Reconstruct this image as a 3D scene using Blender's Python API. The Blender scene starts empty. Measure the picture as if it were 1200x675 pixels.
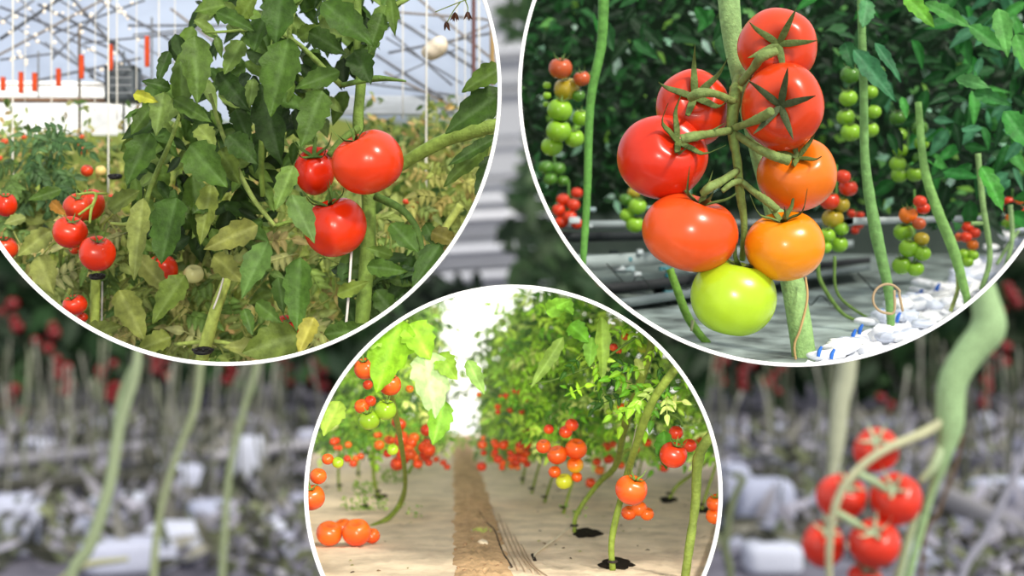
import bpy, math, random
import numpy as np
from mathutils import Vector
random.seed(7); rng = np.random.default_rng(7)
F = 1800.0; CAMZ = 1.5
col = bpy.context.scene.collection

# ---------------------------------------------------------------- basics
def hexc(h):
    h = h.lstrip('#'); c = np.array([int(h[i:i+2], 16)/255 for i in (0, 2, 4)])
    return np.where(c <= .04045, c/12.92, ((c+.055)/1.055)**2.4)
def P(px, py, d):
    return np.array([(px-600)/F*d, d, CAMZ-(py-337.5)/F*d])
def S(px, d): return px/F*d
# the three round openings: centre x, centre y, radius, in frame units at 1.2 m
RINGS = {1: (265, 106, 320.5), 2: (931.5, 105, 322.5), 3: (601.5, 578.5, 242.5)}
RD = 1.2
def clampk(v, k):
    """keep everything inside the round drum that opens at ring k"""
    if k is None: return v
    cx, cy, R = RINGS[k]; R = R-1.0
    v = v.copy()
    v[:, 1] = np.maximum(v[:, 1], RD+.006)
    d = v[:, 1]
    ax, az = (cx-600)/F, -(cy-337.5)/F
    dx = v[:, 0]/d-ax; dz = (v[:, 2]-CAMZ)/d-az
    r = np.hypot(dx, dz); lim = R/F
    s = np.where(r > lim, lim/np.maximum(r, 1e-9), 1)
    v[:, 0] = (ax+dx*s)*d; v[:, 2] = CAMZ+(az+dz*s)*d
    return v
def inside(px, py, k, m=0):
    cx, cy, R = RINGS[k]
    return math.hypot(px-cx, py-cy) < R+m
def nrm(v):
    v = np.asarray(v, float); return v/max(np.linalg.norm(v), 1e-9)

class MB:
    def __init__(s, k=None): s.v = []; s.f = []; s.c = []; s.n = 0; s.k = k
    def add(s, v, f, c):
        v = np.asarray(v, float); f = np.asarray(f, int)
        s.v.append(v); s.f.append(f+s.n); s.n += len(v)
        c = np.asarray(c, float)
        if c.ndim == 1: c = np.tile(c, (len(v), 1))
        s.c.append(c)
    def build(s, name, mat, parent=None, origin=None, smooth=True):
        v = clampk(np.concatenate(s.v), s.k); f = np.concatenate(s.f); c = np.concatenate(s.c)
        if parent is not None:
            origin = np.array(parent.location)
        elif origin is None:
            origin = np.array([v[:, 0].mean(), v[:, 1].mean(), v[:, 2].min()])
        me = bpy.data.meshes.new(name)
        me.vertices.add(len(v)); me.vertices.foreach_set('co', (v-origin).ravel())
        me.loops.add(len(f)*4); me.loops.foreach_set('vertex_index', f.ravel())
        me.polygons.add(len(f)); me.polygons.foreach_set('loop_start', np.arange(len(f))*4)
        me.polygons.foreach_set('loop_total', np.full(len(f), 4))
        me.update(calc_edges=True); me.validate()
        me.polygons.foreach_set('use_smooth', np.full(len(me.polygons), smooth))
        at = me.color_attributes.new('Col', 'FLOAT_COLOR', 'POINT')
        cc = np.ones((len(v), 4)); cc[:, :3] = np.clip(c, 0, 1)
        at.data.foreach_set('color', cc.ravel())
        me.materials.append(mat)
        o = bpy.data.objects.new(name, me); col.objects.link(o)
        if parent is not None: o.parent = parent
        else: o.location = origin
        return o
def grid_faces(nu, nv, wrap=False):
    i = np.arange(nu-1)[:, None]; j = np.arange(nv if wrap else nv-1)[None, :]
    j2 = (j+1) % nv
    a = i*nv+j; b = i*nv+j2; c = (i+1)*nv+j2; d = (i+1)*nv+j
    return np.stack([a+0*j, b+0*i, c+0*i, d+0*j], -1).reshape(-1, 4)
def tag(o, label=None, cat=None, group=None, kind=None):
    if label: o['label'] = label
    if cat: o['category'] = cat
    if group: o['group'] = group
    if kind: o['kind'] = kind
    return o
def empty(name, loc, *a, **k):
    o = bpy.data.objects.new(name, None); o.empty_display_size = .02
    col.objects.link(o); o.location = loc; return tag(o, *a, **k)

# ---------------------------------------------------------------- materials
def mat(name, rough=.5, spec=.5, noise=(40, .25), bump=0, transl=0, emit=0, coat=0, attr=True, color=(1, 1, 1), bscale=None):
    m = bpy.data.materials.new(name); m.use_nodes = True; nt = m.node_tree; N = nt.nodes; L = nt.links
    N.clear(); out = N.new('ShaderNodeOutputMaterial'); b = N.new('ShaderNodeBsdfPrincipled')
    tc = N.new('ShaderNodeTexCoord'); no = N.new('ShaderNodeTexNoise'); no.inputs['Scale'].default_value = noise[0]
    no.inputs['Detail'].default_value = 4
    L.new(tc.outputs['Object'], no.inputs['Vector'])
    mr = N.new('ShaderNodeMapRange'); mr.inputs['From Min'].default_value = .3; mr.inputs['From Max'].default_value = .7
    mr.inputs['To Min'].default_value = 1-noise[1]; mr.inputs['To Max'].default_value = 1+noise[1]
    L.new(no.outputs['Fac'], mr.inputs['Value'])
    mx = N.new('ShaderNodeVectorMath'); mx.operation = 'SCALE'
    if attr:
        a = N.new('ShaderNodeAttribute'); a.attribute_name = 'Col'; L.new(a.outputs['Color'], mx.inputs[0])
    else: mx.inputs[0].default_value = tuple(color)
    L.new(mr.outputs['Result'], mx.inputs['Scale'])
    L.new(mx.outputs[0], b.inputs['Base Color'])
    b.inputs['Roughness'].default_value = rough; b.inputs['Specular IOR Level'].default_value = spec
    b.inputs['Coat Weight'].default_value = coat; b.inputs['Coat Roughness'].default_value = .12
    if emit:
        L.new(mx.outputs[0], b.inputs['Emission Color']); b.inputs['Emission Strength'].default_value = emit
    if bump:
        n2 = N.new('ShaderNodeTexNoise'); n2.inputs['Scale'].default_value = bscale or noise[0]*3
        n2.inputs['Detail'].default_value = 6
        L.new(tc.outputs['Object'], n2.inputs['Vector'])
        bm = N.new('ShaderNodeBump'); bm.inputs['Strength'].default_value = bump; bm.inputs['Distance'].default_value = .002
        L.new(n2.outputs['Fac'], bm.inputs['Height']); L.new(bm.outputs['Normal'], b.inputs['Normal'])
    if transl:
        t = N.new('ShaderNodeBsdfTranslucent'); s = N.new('ShaderNodeMixShader'); s.inputs[0].default_value = transl
        L.new(mx.outputs[0], t.inputs['Color']); L.new(b.outputs[0], s.inputs[1]); L.new(t.outputs[0], s.inputs[2])
        L.new(s.outputs[0], out.inputs[0])
    else: L.new(b.outputs[0], out.inputs[0])
    return m
M_leaf = mat('leaf', .5, .22, (120, .3), bump=.5, transl=.25, bscale=260)
M_leaf_far = mat('leaf_distant', .6, .2, (2, .35), transl=.2)
M_skin = mat('tomato_skin', .27, .42, (70, .06), coat=.1)
M_stem = mat('stem', .6, .25, (160, .25), bump=.5, bscale=500)
M_matte = mat('matte', .85, .1, (60, .1))
M_metal = mat('painted_metal', .5, .3, (20, .12))
M_ground = mat('mulch_film', .75, .2, (26, .22), bump=1.0, bscale=70)
M_soil = mat('soil', .95, .1, (60, .3), bump=1, bscale=160)
M_glow = mat('backlit_film', .9, 0, (3, .04), emit=.55)  # emission stands for daylight behind the wall film; bulbs use it too
M_ring = mat('white_enamel_glow', .5, .2, (3, .01), emit=.25)  # slight added emission keeps the rings white, they are no lamps
M_floor_far = mat('distant_floor', .9, .1, (1.6, .45))

# ---------------------------------------------------------------- shapes
def catmull(pts, n):
    pts = np.asarray(pts, float)
    if len(pts) == 2: t = np.linspace(0, 1, n)[:, None]; return pts[0]*(1-t)+pts[1]*t
    q = np.vstack([2*pts[0]-pts[1], pts, 2*pts[-1]-pts[-2]]); out = []
    for t in np.linspace(0, len(pts)-1-1e-6, n):
        i = int(t); u = t-i; a, b, c, d = q[i:i+4]
        out.append(.5*((2*b)+(-a+c)*u+(2*a-5*b+4*c-d)*u*u+(-a+3*b-3*c+d)*u**3))
    return np.array(out)
def tube(mb, pts, rad, color, sides=8, n=None, color2=None, bumps=0):
    """pts: 3-D points, rad: radius or list"""
    pts = np.asarray(pts, float); n = n or max(6, 5*len(pts))
    c = catmull(pts, n)
    rad = np.interp(np.linspace(0, 1, n), np.linspace(0, 1, len(np.atleast_1d(rad))), np.atleast_1d(rad)) if np.ndim(rad) else np.full(n, rad)
    if bumps: rad = rad*(1+bumps*rng.standard_normal(n))
    tn = np.gradient(c, axis=0); tn /= np.maximum(np.linalg.norm(tn, axis=1), 1e-9)[:, None]
    up = np.array([0, 1, .01]); vs = []
    for i in range(n):
        a = np.cross(tn[i], up); a = nrm(a); b = np.cross(tn[i], a)
        ang = np.linspace(0, 2*math.pi, sides, endpoint=False)[:, None]
        vs.append(c[i]+rad[i]*(np.cos(ang)*a+np.sin(ang)*b))
    vs = [np.tile(c[0], (sides, 1))]+vs+[np.tile(c[-1], (sides, 1))]
    v = np.concatenate(vs); color = np.asarray(color)
    if color2 is not None:
        t = np.repeat(np.linspace(0, 1, n+2), sides)[:, None]; color = color*(1-t)+np.asarray(color2)*t
    mb.add(v, grid_faces(n+2, sides, True), color)
def tpx(mb, pts, w, color, **k):
    """tube through (px,py,d) with width(s) w in px"""
    p = [P(*q) for q in pts]; dm = np.mean([q[2] for q in pts])
    r = np.asarray(w, float)/2/F*dm
    tube(mb, p, r, color, **k)
def leaf(mb, p0, tdir, nor, L, W, color, nu=6, nv=5, fold=.25, curl=.25, ser=.0, wave=.0, vein=0):
    t = nrm(tdir); n = np.asarray(nor, float); n = nrm(n-np.dot(n, t)*t); s = np.cross(t, n)
    u = np.linspace(0, 1, nu)[:, None]; w = np.linspace(-1, 1, nv)[None, :]
    prof = np.sin(math.pi*np.clip(u, 0, 1)**.75)**.8*(1-.25*u)
    prof[0] = .04; prof[-1] = .01
    if ser: prof = prof*(1+ser*(np.mod(u*4.6, 1)-.5)*(np.abs(w) > .9))
    x = prof*w*W/2
    z = fold*np.abs(w)*prof*W/2*1.0-curl*L*u**2
    ph = rng.uniform(0, 6)
    if wave: z = z+wave*W*np.sin(u*9+ph+np.sign(w)*1.3)*np.abs(w)**1.5
    if vein: z = z+vein*W*np.cos((u*7-np.abs(w)*1.2)*2*math.pi)*np.minimum(np.abs(w), .8)
    y = L*u*(1-.12*curl)+0*w - (abs(w))*0
    v = p0+y[..., None]*t+x[..., None]*s+z[..., None]*n
    c = np.asarray(color); cs = np.ones((nu, nv, 3))*c
    cs = cs*(1-.10*np.abs(w))[..., None]
    if nv >= 5: cs[:, nv//2] = c*1.18+.02
    mb.add(v.reshape(-1, 3), grid_faces(nu, nv), cs.reshape(-1, 3))
def leaf_px(mb, a, b, w, d, color, big=True, tilt=None, **k):
    """hand-placed leaf from base a to tip b (frame px) at depth d"""
    p0 = P(a[0], a[1], d); p1 = P(b[0], b[1], d-.012)
    t = p1-p0; L = np.linalg.norm(t)
    n = np.array([rng.uniform(-.35, .35), -1, rng.uniform(.0, .5)]) if tilt is None else np.array(tilt)
    if big: leaf(mb, p0, t, n, L, S(w*1.15, d), color, nu=19, nv=9, fold=k.get('fold', .3), curl=.08, ser=.28, wave=.07, vein=.014)
    else: leaf(mb, p0, t, n, L, S(w*1.15, d), color, nu=9, nv=5, fold=.3, curl=.1, ser=.2, wave=.06)
def pick(pal):
    a = hexc(random.choice(pal)); return a*rng.uniform(.75, 1.2)
def rand_leaf(mb, px, py, d, size, pal, droop=.5, nu=6, nv=3, ser=0, aspect=.5, face=1.0):
    ang = rng.uniform(0, 2*math.pi)
    t = np.array([math.cos(ang), rng.uniform(-.5, .5), math.sin(ang)*.8-droop])
    n = np.array([rng.uniform(-.7, .7), -face, rng.uniform(-.2, .9)])
    L = S(size, d)*rng.uniform(.7, 1.3)
    leaf(mb, P(px, py, d)-nrm(t)*L/2, t, n, L, L*aspect*rng.uniform(.8, 1.2), pick(pal), nu=nu, nv=nv, fold=rng.uniform(.1, .5), curl=rng.uniform(-.1, .35), ser=ser)
def compound(mb, p, t, size, pal, n=3):
    """pinnate tomato leaf in 3-D: rachis with paired leaflets"""
    t = nrm(t); nr = nrm([rng.uniform(-.5, .5), -1, rng.uniform(0, .7)]); s = np.cross(t, nr)
    c = pick(pal); L = size
    tube(mb, [p, p+t*L*.5, p+t*L], [L*.02, L*.012], c*1.1, sides=4, n=4)
    leaf(mb, p+t*L*.9, t+np.array([0, 0, -.3]), nr, L*.5, L*.26, c, nu=7, nv=5, ser=.2, curl=.2)
    for i in range(n):
        q = p+t*L*(.25+.6*i/n)
        for sg in (-1, 1):
            leaf(mb, q, t*.5+sg*s+np.array([0, 0, -.35]), nr, L*.4*rng.uniform(.8, 1.1), L*.2, c*rng.uniform(.85, 1.12), nu=7, nv=5, ser=.2, curl=.25)

def tomato(px, py, d, rx, ry, c1, c2, label, group=None, k=None, cal=None, lob=.02, nl=5, hi=False, calyx_len=None, calcol='#5f7a3a', name='tomato', mat_=None, rot=0, cat='tomato', cpos=None):
    """cal = (dx,dy) where the stem end sits on screen, in units of the radius (y down)"""
    nu, nv = (36, 48) if hi else (14, 20)
    if d*0 + rx > 26: nu, nv = 36, 48
    dx, dy = cal if cal else (rng.uniform(-.3, .3), -.9)
    rr = min(math.hypot(dx, dy), .99); sc = rr/max(math.hypot(dx, dy), 1e-6); dx *= sc; dy *= sc
    ax = nrm([dx, -math.sqrt(max(1-dx*dx-dy*dy, .01)), -dy])
    th = np.linspace(.0001, math.pi-.0001, nu)[:, None]; ph = np.linspace(0, 2*math.pi, nv, endpoint=False)[None, :]
    ph0 = rng.uniform(0, 6)
    rib = 1+lob*np.cos(nl*ph+ph0)*np.sin(th)**.5*np.exp(-(th/1.5)**2)*1.6+lob*.4*np.cos(2*ph+ph0)
    x = np.sin(th)**.92*np.cos(ph)*rib; y = np.sin(th)**.92*np.sin(ph)*rib
    z = (np.cos(th)+0*ph)*.92-.26*np.exp(-(th/.34)**2)-.05*np.exp(-((math.pi-th)/.3)**2)*-1
    e1 = nrm(np.cross(ax, [0, 0.3, 1])); e2 = np.cross(ax, e1)
    v = x[..., None]*e1+y[..., None]*e2+z[..., None]*ax
    v = v.reshape(-1, 3)
    mxs = np.abs(v).max(0)
    Rw = S((rx+ry)/2, d)
    v[:, 0] *= S(rx, d)/mxs[0]; v[:, 2] *= S(ry, d)/mxs[2]; v[:, 1] *= Rw
    if rot:
        ca, sa = math.cos(rot), math.sin(rot); v[:, [0, 2]] = v[:, [0, 2]] @ np.array([[ca, sa], [-sa, ca]])
    ctr = P(px, py, d)
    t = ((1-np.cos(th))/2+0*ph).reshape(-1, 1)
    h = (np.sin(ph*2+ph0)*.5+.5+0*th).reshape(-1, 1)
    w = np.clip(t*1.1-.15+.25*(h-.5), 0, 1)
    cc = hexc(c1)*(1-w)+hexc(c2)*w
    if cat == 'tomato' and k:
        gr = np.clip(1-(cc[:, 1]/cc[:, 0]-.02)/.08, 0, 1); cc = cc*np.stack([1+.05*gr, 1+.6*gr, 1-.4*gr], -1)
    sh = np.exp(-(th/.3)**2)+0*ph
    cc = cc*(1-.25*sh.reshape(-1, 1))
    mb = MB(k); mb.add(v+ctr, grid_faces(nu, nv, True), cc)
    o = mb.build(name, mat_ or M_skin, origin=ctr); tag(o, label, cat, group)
    if calyx_len:
        cp = ctr+ax*np.array([S(rx, d), Rw, S(ry, d)])*.74
        if cpos: cp = cpos
        m2 = MB(k); cl = hexc(calcol); L = S(calyx_len, d); a0 = rng.uniform(0, 6)
        e1 = nrm(np.cross(ax, [0.1, 0.2, 1])); e2 = np.cross(ax, e1)
        for i in range(5):
            a = a0+i*2*math.pi/5+rng.uniform(-.2, .2); out = math.cos(a)*e1+math.sin(a)*e2
            q = [cp-ax*L*.05, cp+out*L*.35+ax*L*.16, cp+out*L*.72+ax*L*.36, cp+out*L*.95+ax*L*rng.uniform(.6, 1.15)]
            cq = catmull(q, 9); wd = L*np.array([.06, .085, .095, .088, .075, .06, .04, .022, .003])
            sd = np.cross(out, ax)
            w3 = np.array([-1, 0, 1])[None, :, None]
            vv = cq[:, None, :]+w3*wd[:, None, None]*sd+(1-np.abs(w3))*(-.04*L)*ax*-1
            vv2 = vv-ax*L*.035
            m2.add(vv.reshape(-1, 3), grid_faces(9, 3), cl*rng.uniform(.8, 1.25)); m2.add(vv2.reshape(-1, 3), grid_faces(9, 3), cl*.7)
        c = m2.build('calyx', M_stem, parent=o)
    return o

# ---------------------------------------------------------------- rings
for k, nm in ((1, 'thin white ring around the upper left view of the tomato greenhouse'), (2, 'thin white ring around the upper right view of one ripening truss'), (3, 'thin white ring around the lower middle view of two tomato rows')):
    cx, cy, R = RINGS[k]; n = 200; a = np.linspace(0, 2*math.pi, n, endpoint=False)
    prof = [(-2.2, 0), (-2.2, -.003), (-1.4, -.0045), (1.4, -.0045), (2.2, -.003), (2.2, .0), (0, .002), (-2.2, 0)]
    v = []
    for r, y in prof:
        rr = S(R+r, RD); c = P(cx, cy, RD)
        v.append(np.stack([c[0]+rr*np.cos(a), np.full(n, RD+y), c[2]+rr*np.sin(a)], -1))
    mb = MB(); mb.add(np.concatenate(v), grid_faces(len(prof), n, True), (.95, .95, .93))
    o = mb.build('ring_frame', M_ring, smooth=False); tag(o, nm, 'ring')
def disc(k, d, colf, m, name, dish=.0):
    cx, cy, R = RINGS[k]; nr, na = 30, 120
    r = np.linspace(.001, R-1, nr)[:, None]; a = np.linspace(0, 2*math.pi, na, endpoint=False)[None, :]
    px = cx+r*np.cos(a); py = cy+r*np.sin(a)
    dd = d-dish*(r/R)**4*(1+0*a)
    v = np.stack([(px-600)/F*dd, dd+0*px, CAMZ-(py-337.5)/F*dd], -1).reshape(-1, 3)
    mb = MB(); c = np.array([colf(x, y) for x, y in zip(px.ravel(), py.ravel())])
    mb.add(v, grid_faces(nr, na, True), c); o = mb.build(name, m); o['kind'] = 'structure'; return o

# ================================================================ VIEW 1 (upper left)
G1 = ['#6f8a3c', '#87963f', '#56702f', '#9aa553', '#7a8b3a', '#4c6a2c', '#a9a45c', '#66783a']
D1B = 1.95
disc(1, D1B+.06, lambda x, y: hexc('#a9b4c8') if y < 140 else hexc('#7f8a48'), mat('daylight_backdrop', .9, 0, (5, .12), emit=.25), 'wall_left')  # backdrop disc: emission stands for daylight, green lower part glows too
def bar(mb, a, b, w, d, c): tube(mb, [P(a[0], a[1], d), P(b[0], b[1], d)], S(w/2, d), c, sides=6, n=12)
# greenhouse roof frame: one welded frame with its beams as parts
gf = empty('roof_frame', P(120, 120, D1B), 'grey steel roof trusses of the greenhouse behind the leaves', 'greenhouse frame')
gb = [((0, 46), (75, -5), 4), ((0, 26), (40, 0), 3), ((-40, 85), (120, 0), 3), ((60, -30), (200, 130), 4), ((100, -10), (240, 70), 3), ((0, 70), (70, 62), 2.5),
      ((60, 40), (170, 0), 2.5), ((40, 95), (165, 68), 3), ((445, 10), (565, 86), 4), ((440, 64), (520, 116), 3.5), ((455, 62), (590, 36), 3), ((460, 14), (590, 24), 3),
      ((480, -10), (590, 80), 3), ((530, 100), (460, 40), 2.5), ((420, 96), (590, 120), 3), ((150, 30), (300, 30), 3), ((0, 100), (200, 100), 2), ((130, 0), (60, 70), 2.5), ((0, 8), (140, 60), 3),
      ((20, -5), (110, 90), 2.5), ((380, 90), (470, 20), 3), ((200, 10), (330, 110), 3)]
for i in range(14):
    x = rng.uniform(-20, 180); y = rng.uniform(-10, 90); t = rng.choice([-.55, .5, .62, -.1]); L = rng.uniform(60, 150); gb.append(((x, y), (x+L, y+L*t), rng.uniform(1.5, 3)))
for i in range(6):
    x = rng.uniform(440, 520); y = rng.uniform(0, 100); t = rng.choice([-.45, .6, .5]); gb.append(((x, y), (x+90, y+90*t), rng.uniform(1.5, 3)))
for a, b, w in gb:
    if b[1] > 120 and b[0] < 200: q = (120-a[1])/(b[1]-a[1]); b = (a[0]+(b[0]-a[0])*q, 120)
    mb = MB(1); bar(mb, a, b, w, D1B-rng.uniform(0, .05), hexc(random.choice(['#6a6c74', '#7d8088', '#55575c', '#8a8078']))); mb.build('beam', M_metal, parent=gf)
for x, y0, y1, w, c in ((93, 30, 158, 3.5, '#6f6458'), (145, 60, 158, 3, '#5d646b'), (555, -10, 92, 5, '#6b4a48'), (577, 10, 100, 6, '#a98a58'), (45, 60, 118, 2, '#777777'), (178, 20, 130, 2.5, '#777a80')):
    mb = MB(1); bar(mb, (x, y0), (x, y1), w, D1B-.06, hexc(c)); mb.build('post', M_metal, parent=gf)
mb = MB(1); bar(mb, (-40, 117), (175, 118), 6, D1B-.07, hexc('#8b6f5a')); mb.build('rail', M_metal, parent=gf)
def boxpx(mb, x0, y0, x1, y1, d, th, c, n=8, tiltx=0):
    """bevelled box facing the camera"""
    a = P(x0, y1, d); b = P(x1, y0, d); cx, cz = (a[0]+b[0])/2, (a[2]+b[2])/2; hx, hz = (b[0]-a[0])/2, (b[2]-a[2])/2
    r = min(hx, hz, th/2)*.25; ys = [(d, -r), (d+r*.3, 0), (d+th-r*.3, 0), (d+th, -r)]; loops = []
    def ring(y, ins):
        X, Z = hx+ins, hz+ins; q = []
        for sx, sz in ((-1, -1), (1, -1), (1, 1), (-1, 1)):
            for t in ((0, .5, 1) if True else (0,)):
                pass
        xs = np.concatenate([np.linspace(-X, X, n), np.full(n, X), np.linspace(X, -X, n), np.full(n, -X)])
        zs = np.concatenate([np.full(n, -Z), np.linspace(-Z, Z, n), np.full(n, Z), np.linspace(Z, -Z, n)])
        return np.stack([cx+xs, np.full(4*n, y), cz+zs], -1)
    L = [np.tile([cx, d, cz], (4*n, 1))]+[ring(y, i) for y, i in ys]+[np.tile([cx, d+th, cz], (4*n, 1))]
    mb.add(np.concatenate(L), grid_faces(len(L), 4*n, True), c)
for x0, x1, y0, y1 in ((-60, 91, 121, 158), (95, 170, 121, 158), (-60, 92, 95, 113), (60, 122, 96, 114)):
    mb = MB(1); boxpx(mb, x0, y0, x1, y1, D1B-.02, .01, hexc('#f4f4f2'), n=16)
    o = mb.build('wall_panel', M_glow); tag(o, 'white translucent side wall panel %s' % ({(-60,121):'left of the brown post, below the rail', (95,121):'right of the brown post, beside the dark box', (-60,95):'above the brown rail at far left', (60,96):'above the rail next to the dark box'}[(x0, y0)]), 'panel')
mb = MB(1); boxpx(mb, 375, 112, 600, 134, D1B-.02, .01, hexc('#b9bfc8'), n=20); tag(mb.build('wall_panel', M_matte), 'pale grey side wall strip behind the large ripe tomatoes', 'panel')
mb = MB(1); boxpx(mb, 122, 76, 157, 118, D1B-.1, .04, hexc('#565d63')); fan = mb.build('ventilation_fan', M_metal); tag(fan, 'dark grey square fan box on the far greenhouse wall', 'fan')
mb = MB(1)
for i in range(4): bar(mb, (125, 82+i*9), (154, 82+i*9), 2, D1B-.105, hexc('#8a8f94'))
mb.build('louver', M_metal, parent=fan)
# orange tags hanging on the strings
for i, (x, y0, y1) in enumerate(((95, 64, 92), (129, 52, 82), (172, 42, 78), (68, 80, 101), (40, 85, 107), (24, 84, 109), (3, 90, 106))):
    mb = MB(1); boxpx(mb, x-2.6, y0, x+2.6, y1, D1B-.12, .004, hexc('#d8542f'))
    tag(mb.build('orange_tag', M_matte), 'narrow orange strip hanging in the roof, %s' % ['above the brown post', 'longest left of the leaves, beside the bright string', 'nearest the big leaves', 'small one left of the brown post', 'fourth from the leaf edge, near the wall', 'second from the left edge', 'at the left picture edge'][i], 'tag', 'orange strips in the greenhouse roof')
for i in range(60):
    x = rng.uniform(0, 165); y = rng.uniform(-5, 95) if i < 40 else rng.uniform(0, 20); w = rng.uniform(1.2, 2.6)
    if not inside(x, y, 1, -8): continue
    tomato(x, y, D1B-.09, w, w, '#e8dccb', '#d8c6b0', 'small round white lamp glowing under the greenhouse roof', 'white lamps under the greenhouse roof', 1, name='lamp_bulb', mat_=M_glow, cat='lamp')
for i, (x, y1, w) in enumerate(((127, 226, 2), (15, 220, 2), (60, 150, 1.5), (137, 140, 1.5), (186, 120, 1.5), (500, 225, 2.2), (472, 140, 1.5), (535, 120, 1.5), (561, 85, 2), (30, 120, 1), (160, 110, 1), (80, 120, 1), (545, 130, 1.2), (112, 130, 1), (205, 110, 1))):
    mb = MB(1); bar(mb, (x, -10), (x+rng.uniform(-1, 1), y1), w, 1.72 if i in (0, 1, 5) else D1B-.14, hexc('#e8e4da'))
    tag(mb.build('support_string', M_matte), ['bright white string left of the big leaves, running down to a tomato', 'pale string near the left edge', 'thin string over the white wall', 'faint string just right of the bright one', 'faint string among the top leaves', 'long white string right of the ripest tomato', 'short pale string above the ripest tomato', 'thin string right of the white bag', 'white string beside the brown post at right', 'thin string left of the orange strips', 'thin string just right of the dark fan box', 'thin string over the small orange strip', 'thin string under the dried flowers', 'thin string beside the brown wall post', 'thin string crossing the upper leaves'][i], 'string', 'support strings')
tomato(510, 57, D1B-.2, 17, 12, '#f0e2cc', '#cbb79c', 'crumpled white bag hanging on a string under the roof', None, 1, name='hanging_bag', mat_=M_matte, lob=.2, nl=5, cat='bag', rot=.6)
# field of plants behind
mb = MB(1)
for i in range(5200):
    px = rng.uniform(-60, 590); y0 = 150+14*math.sin(px*.07)+8*math.sin(px*.21)+(-28 if 420 < px < 600 else 0)
    py = y0+(430-y0)*rng.uniform(0, 1)**.8; d = 1.9-.25*(py-130)/300*rng.uniform(.5, 1.2)
    if not inside(px, py, 1, 8): continue
    rand_leaf(mb, px, py, d, 11+9*(py-140)/290, ['#c2c77a', '#b0b85e', '#98a850', '#c4b574', '#c9a86a', '#8ea048']+G1+['#b7b069', '#8a9446', '#b39a58'], nu=4, nv=3)
for i in range(700):
    px = rng.uniform(-60, 590); py = 178-abs(rng.standard_normal())*16*(1+.6*math.sin(px*.09))-(10 if px > 420 else 0)
    if not inside(px, py, 1, 8): continue
    rand_leaf(mb, px, py, rng.uniform(1.78, 1.88), 12, ['#a8b46a', '#8ea050', '#6f8848', '#b8b878', '#7d9458', '#c4a870', '#54703a'], nu=4, nv=3)
tag(mb.build('foliage', M_leaf), 'dense yellow-green tomato foliage filling the greenhouse floor in the upper left view', 'foliage', kind='stuff')
mb = MB(1)
for i in range(700):
    px = rng.uniform(-60, 590); py = rng.uniform(225, 430); d = 1.62-.14*(py-200)/230*rng.uniform(.3, 1.2)
    if not inside(px, py, 1, 8): continue
    rand_leaf(mb, px, py, d, 30, (G1+['#a9b46a', '#b9bb78', '#98a860']) if px < 440 else ['#4f6b2c', '#6a7f38', '#3d5a26', '#8d9a50'], nu=7, nv=5, ser=.2, aspect=.5)
for i in range(150):
    px = rng.uniform(-60, 470); py = rng.uniform(235, 425)
    if not inside(px, py, 1, -5): continue
    compound(mb, P(px, py, rng.uniform(1.44, 1.52)), [rng.uniform(-1, 1), rng.uniform(-.4, .2), rng.uniform(-.9, .4)], S(46, 1.48), ['#a5ad62', '#8fa050', '#b5b878', '#76903f', '#c0b070', '#64823a'])
    if rng.random() < .5: tpx(mb, [(px-20, py+20, 1.47), (px+rng.uniform(-10, 10), py, 1.46), (px+rng.uniform(-20, 30), py-25, 1.47)], [2.5, 2], pick(['#a8b060', '#96a050']), sides=5, n=8)
tag(mb.build('foliage', M_leaf), 'tangled mottled leaves at the bottom of the upper left view', 'foliage', kind='stuff')
# small plants (things) in the middle distance on the left
for i, (px, py, w, h, d, pal, lab) in enumerate(((22, 250, 45, 120, 1.60, ['#5c7838', '#6f8c48', '#4c6830'], 'leafy tomato plant at the left edge below the white wall'),
        (62, 190, 40, 90, 1.60, ['#4f7040', '#5f8050', '#3f6034'], 'young dark green plant under the dark string at left'),
        (95, 330, 60, 110, 1.52, ['#8a9650', '#6f853f', '#a3a662', '#58722f'], 'mottled tomato plant bearing the left red cluster'),
        (190, 360, 70, 110, 1.50, ['#93a052', '#6e8a3c', '#4f7030', '#a8a660'], 'yellowing plant behind the half-hidden tomato and pale one'),
        (500, 250, 60, 120, 1.62, ['#8f9a4a', '#a5a558', '#6f8040', '#9c8f4c'], 'sparse yellowing plant right of the ripest tomato'),
        (470, 330, 60, 110, 1.45, ['#3f5c28', '#557035', '#6a8440', '#304c20'], 'dark leafy plant below the thick right branch'))):
    e = empty('tomato_plant', P(px, py+h/2, d), lab, 'plant')
    mb = MB(1); mb2 = MB(1)
    for j in range(4):
        x = px+rng.uniform(-w*.4, w*.4); tpx(mb2, [(px+rng.uniform(-8, 8), py+h/2, d), (x, py, d), (x+rng.uniform(-15, 15), py-h/2, d)], [4.5, 2], pick(['#8a9a50', '#7a8c40']))
    for j in range(26):
        x = px+rng.uniform(-w, w)*.7; y = py+rng.uniform(-h/2, h/2)
        if not inside(x, y, 1, 0): continue
        compound(mb, P(x, y, d-rng.uniform(0, .05)), [rng.uniform(-1, 1), rng.uniform(-.4, .2), rng.uniform(-.9, .5)], S(34, d), pal)
    mb.build('foliage', M_leaf, parent=e); mb2.build('stem', M_stem, parent=e)
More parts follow.
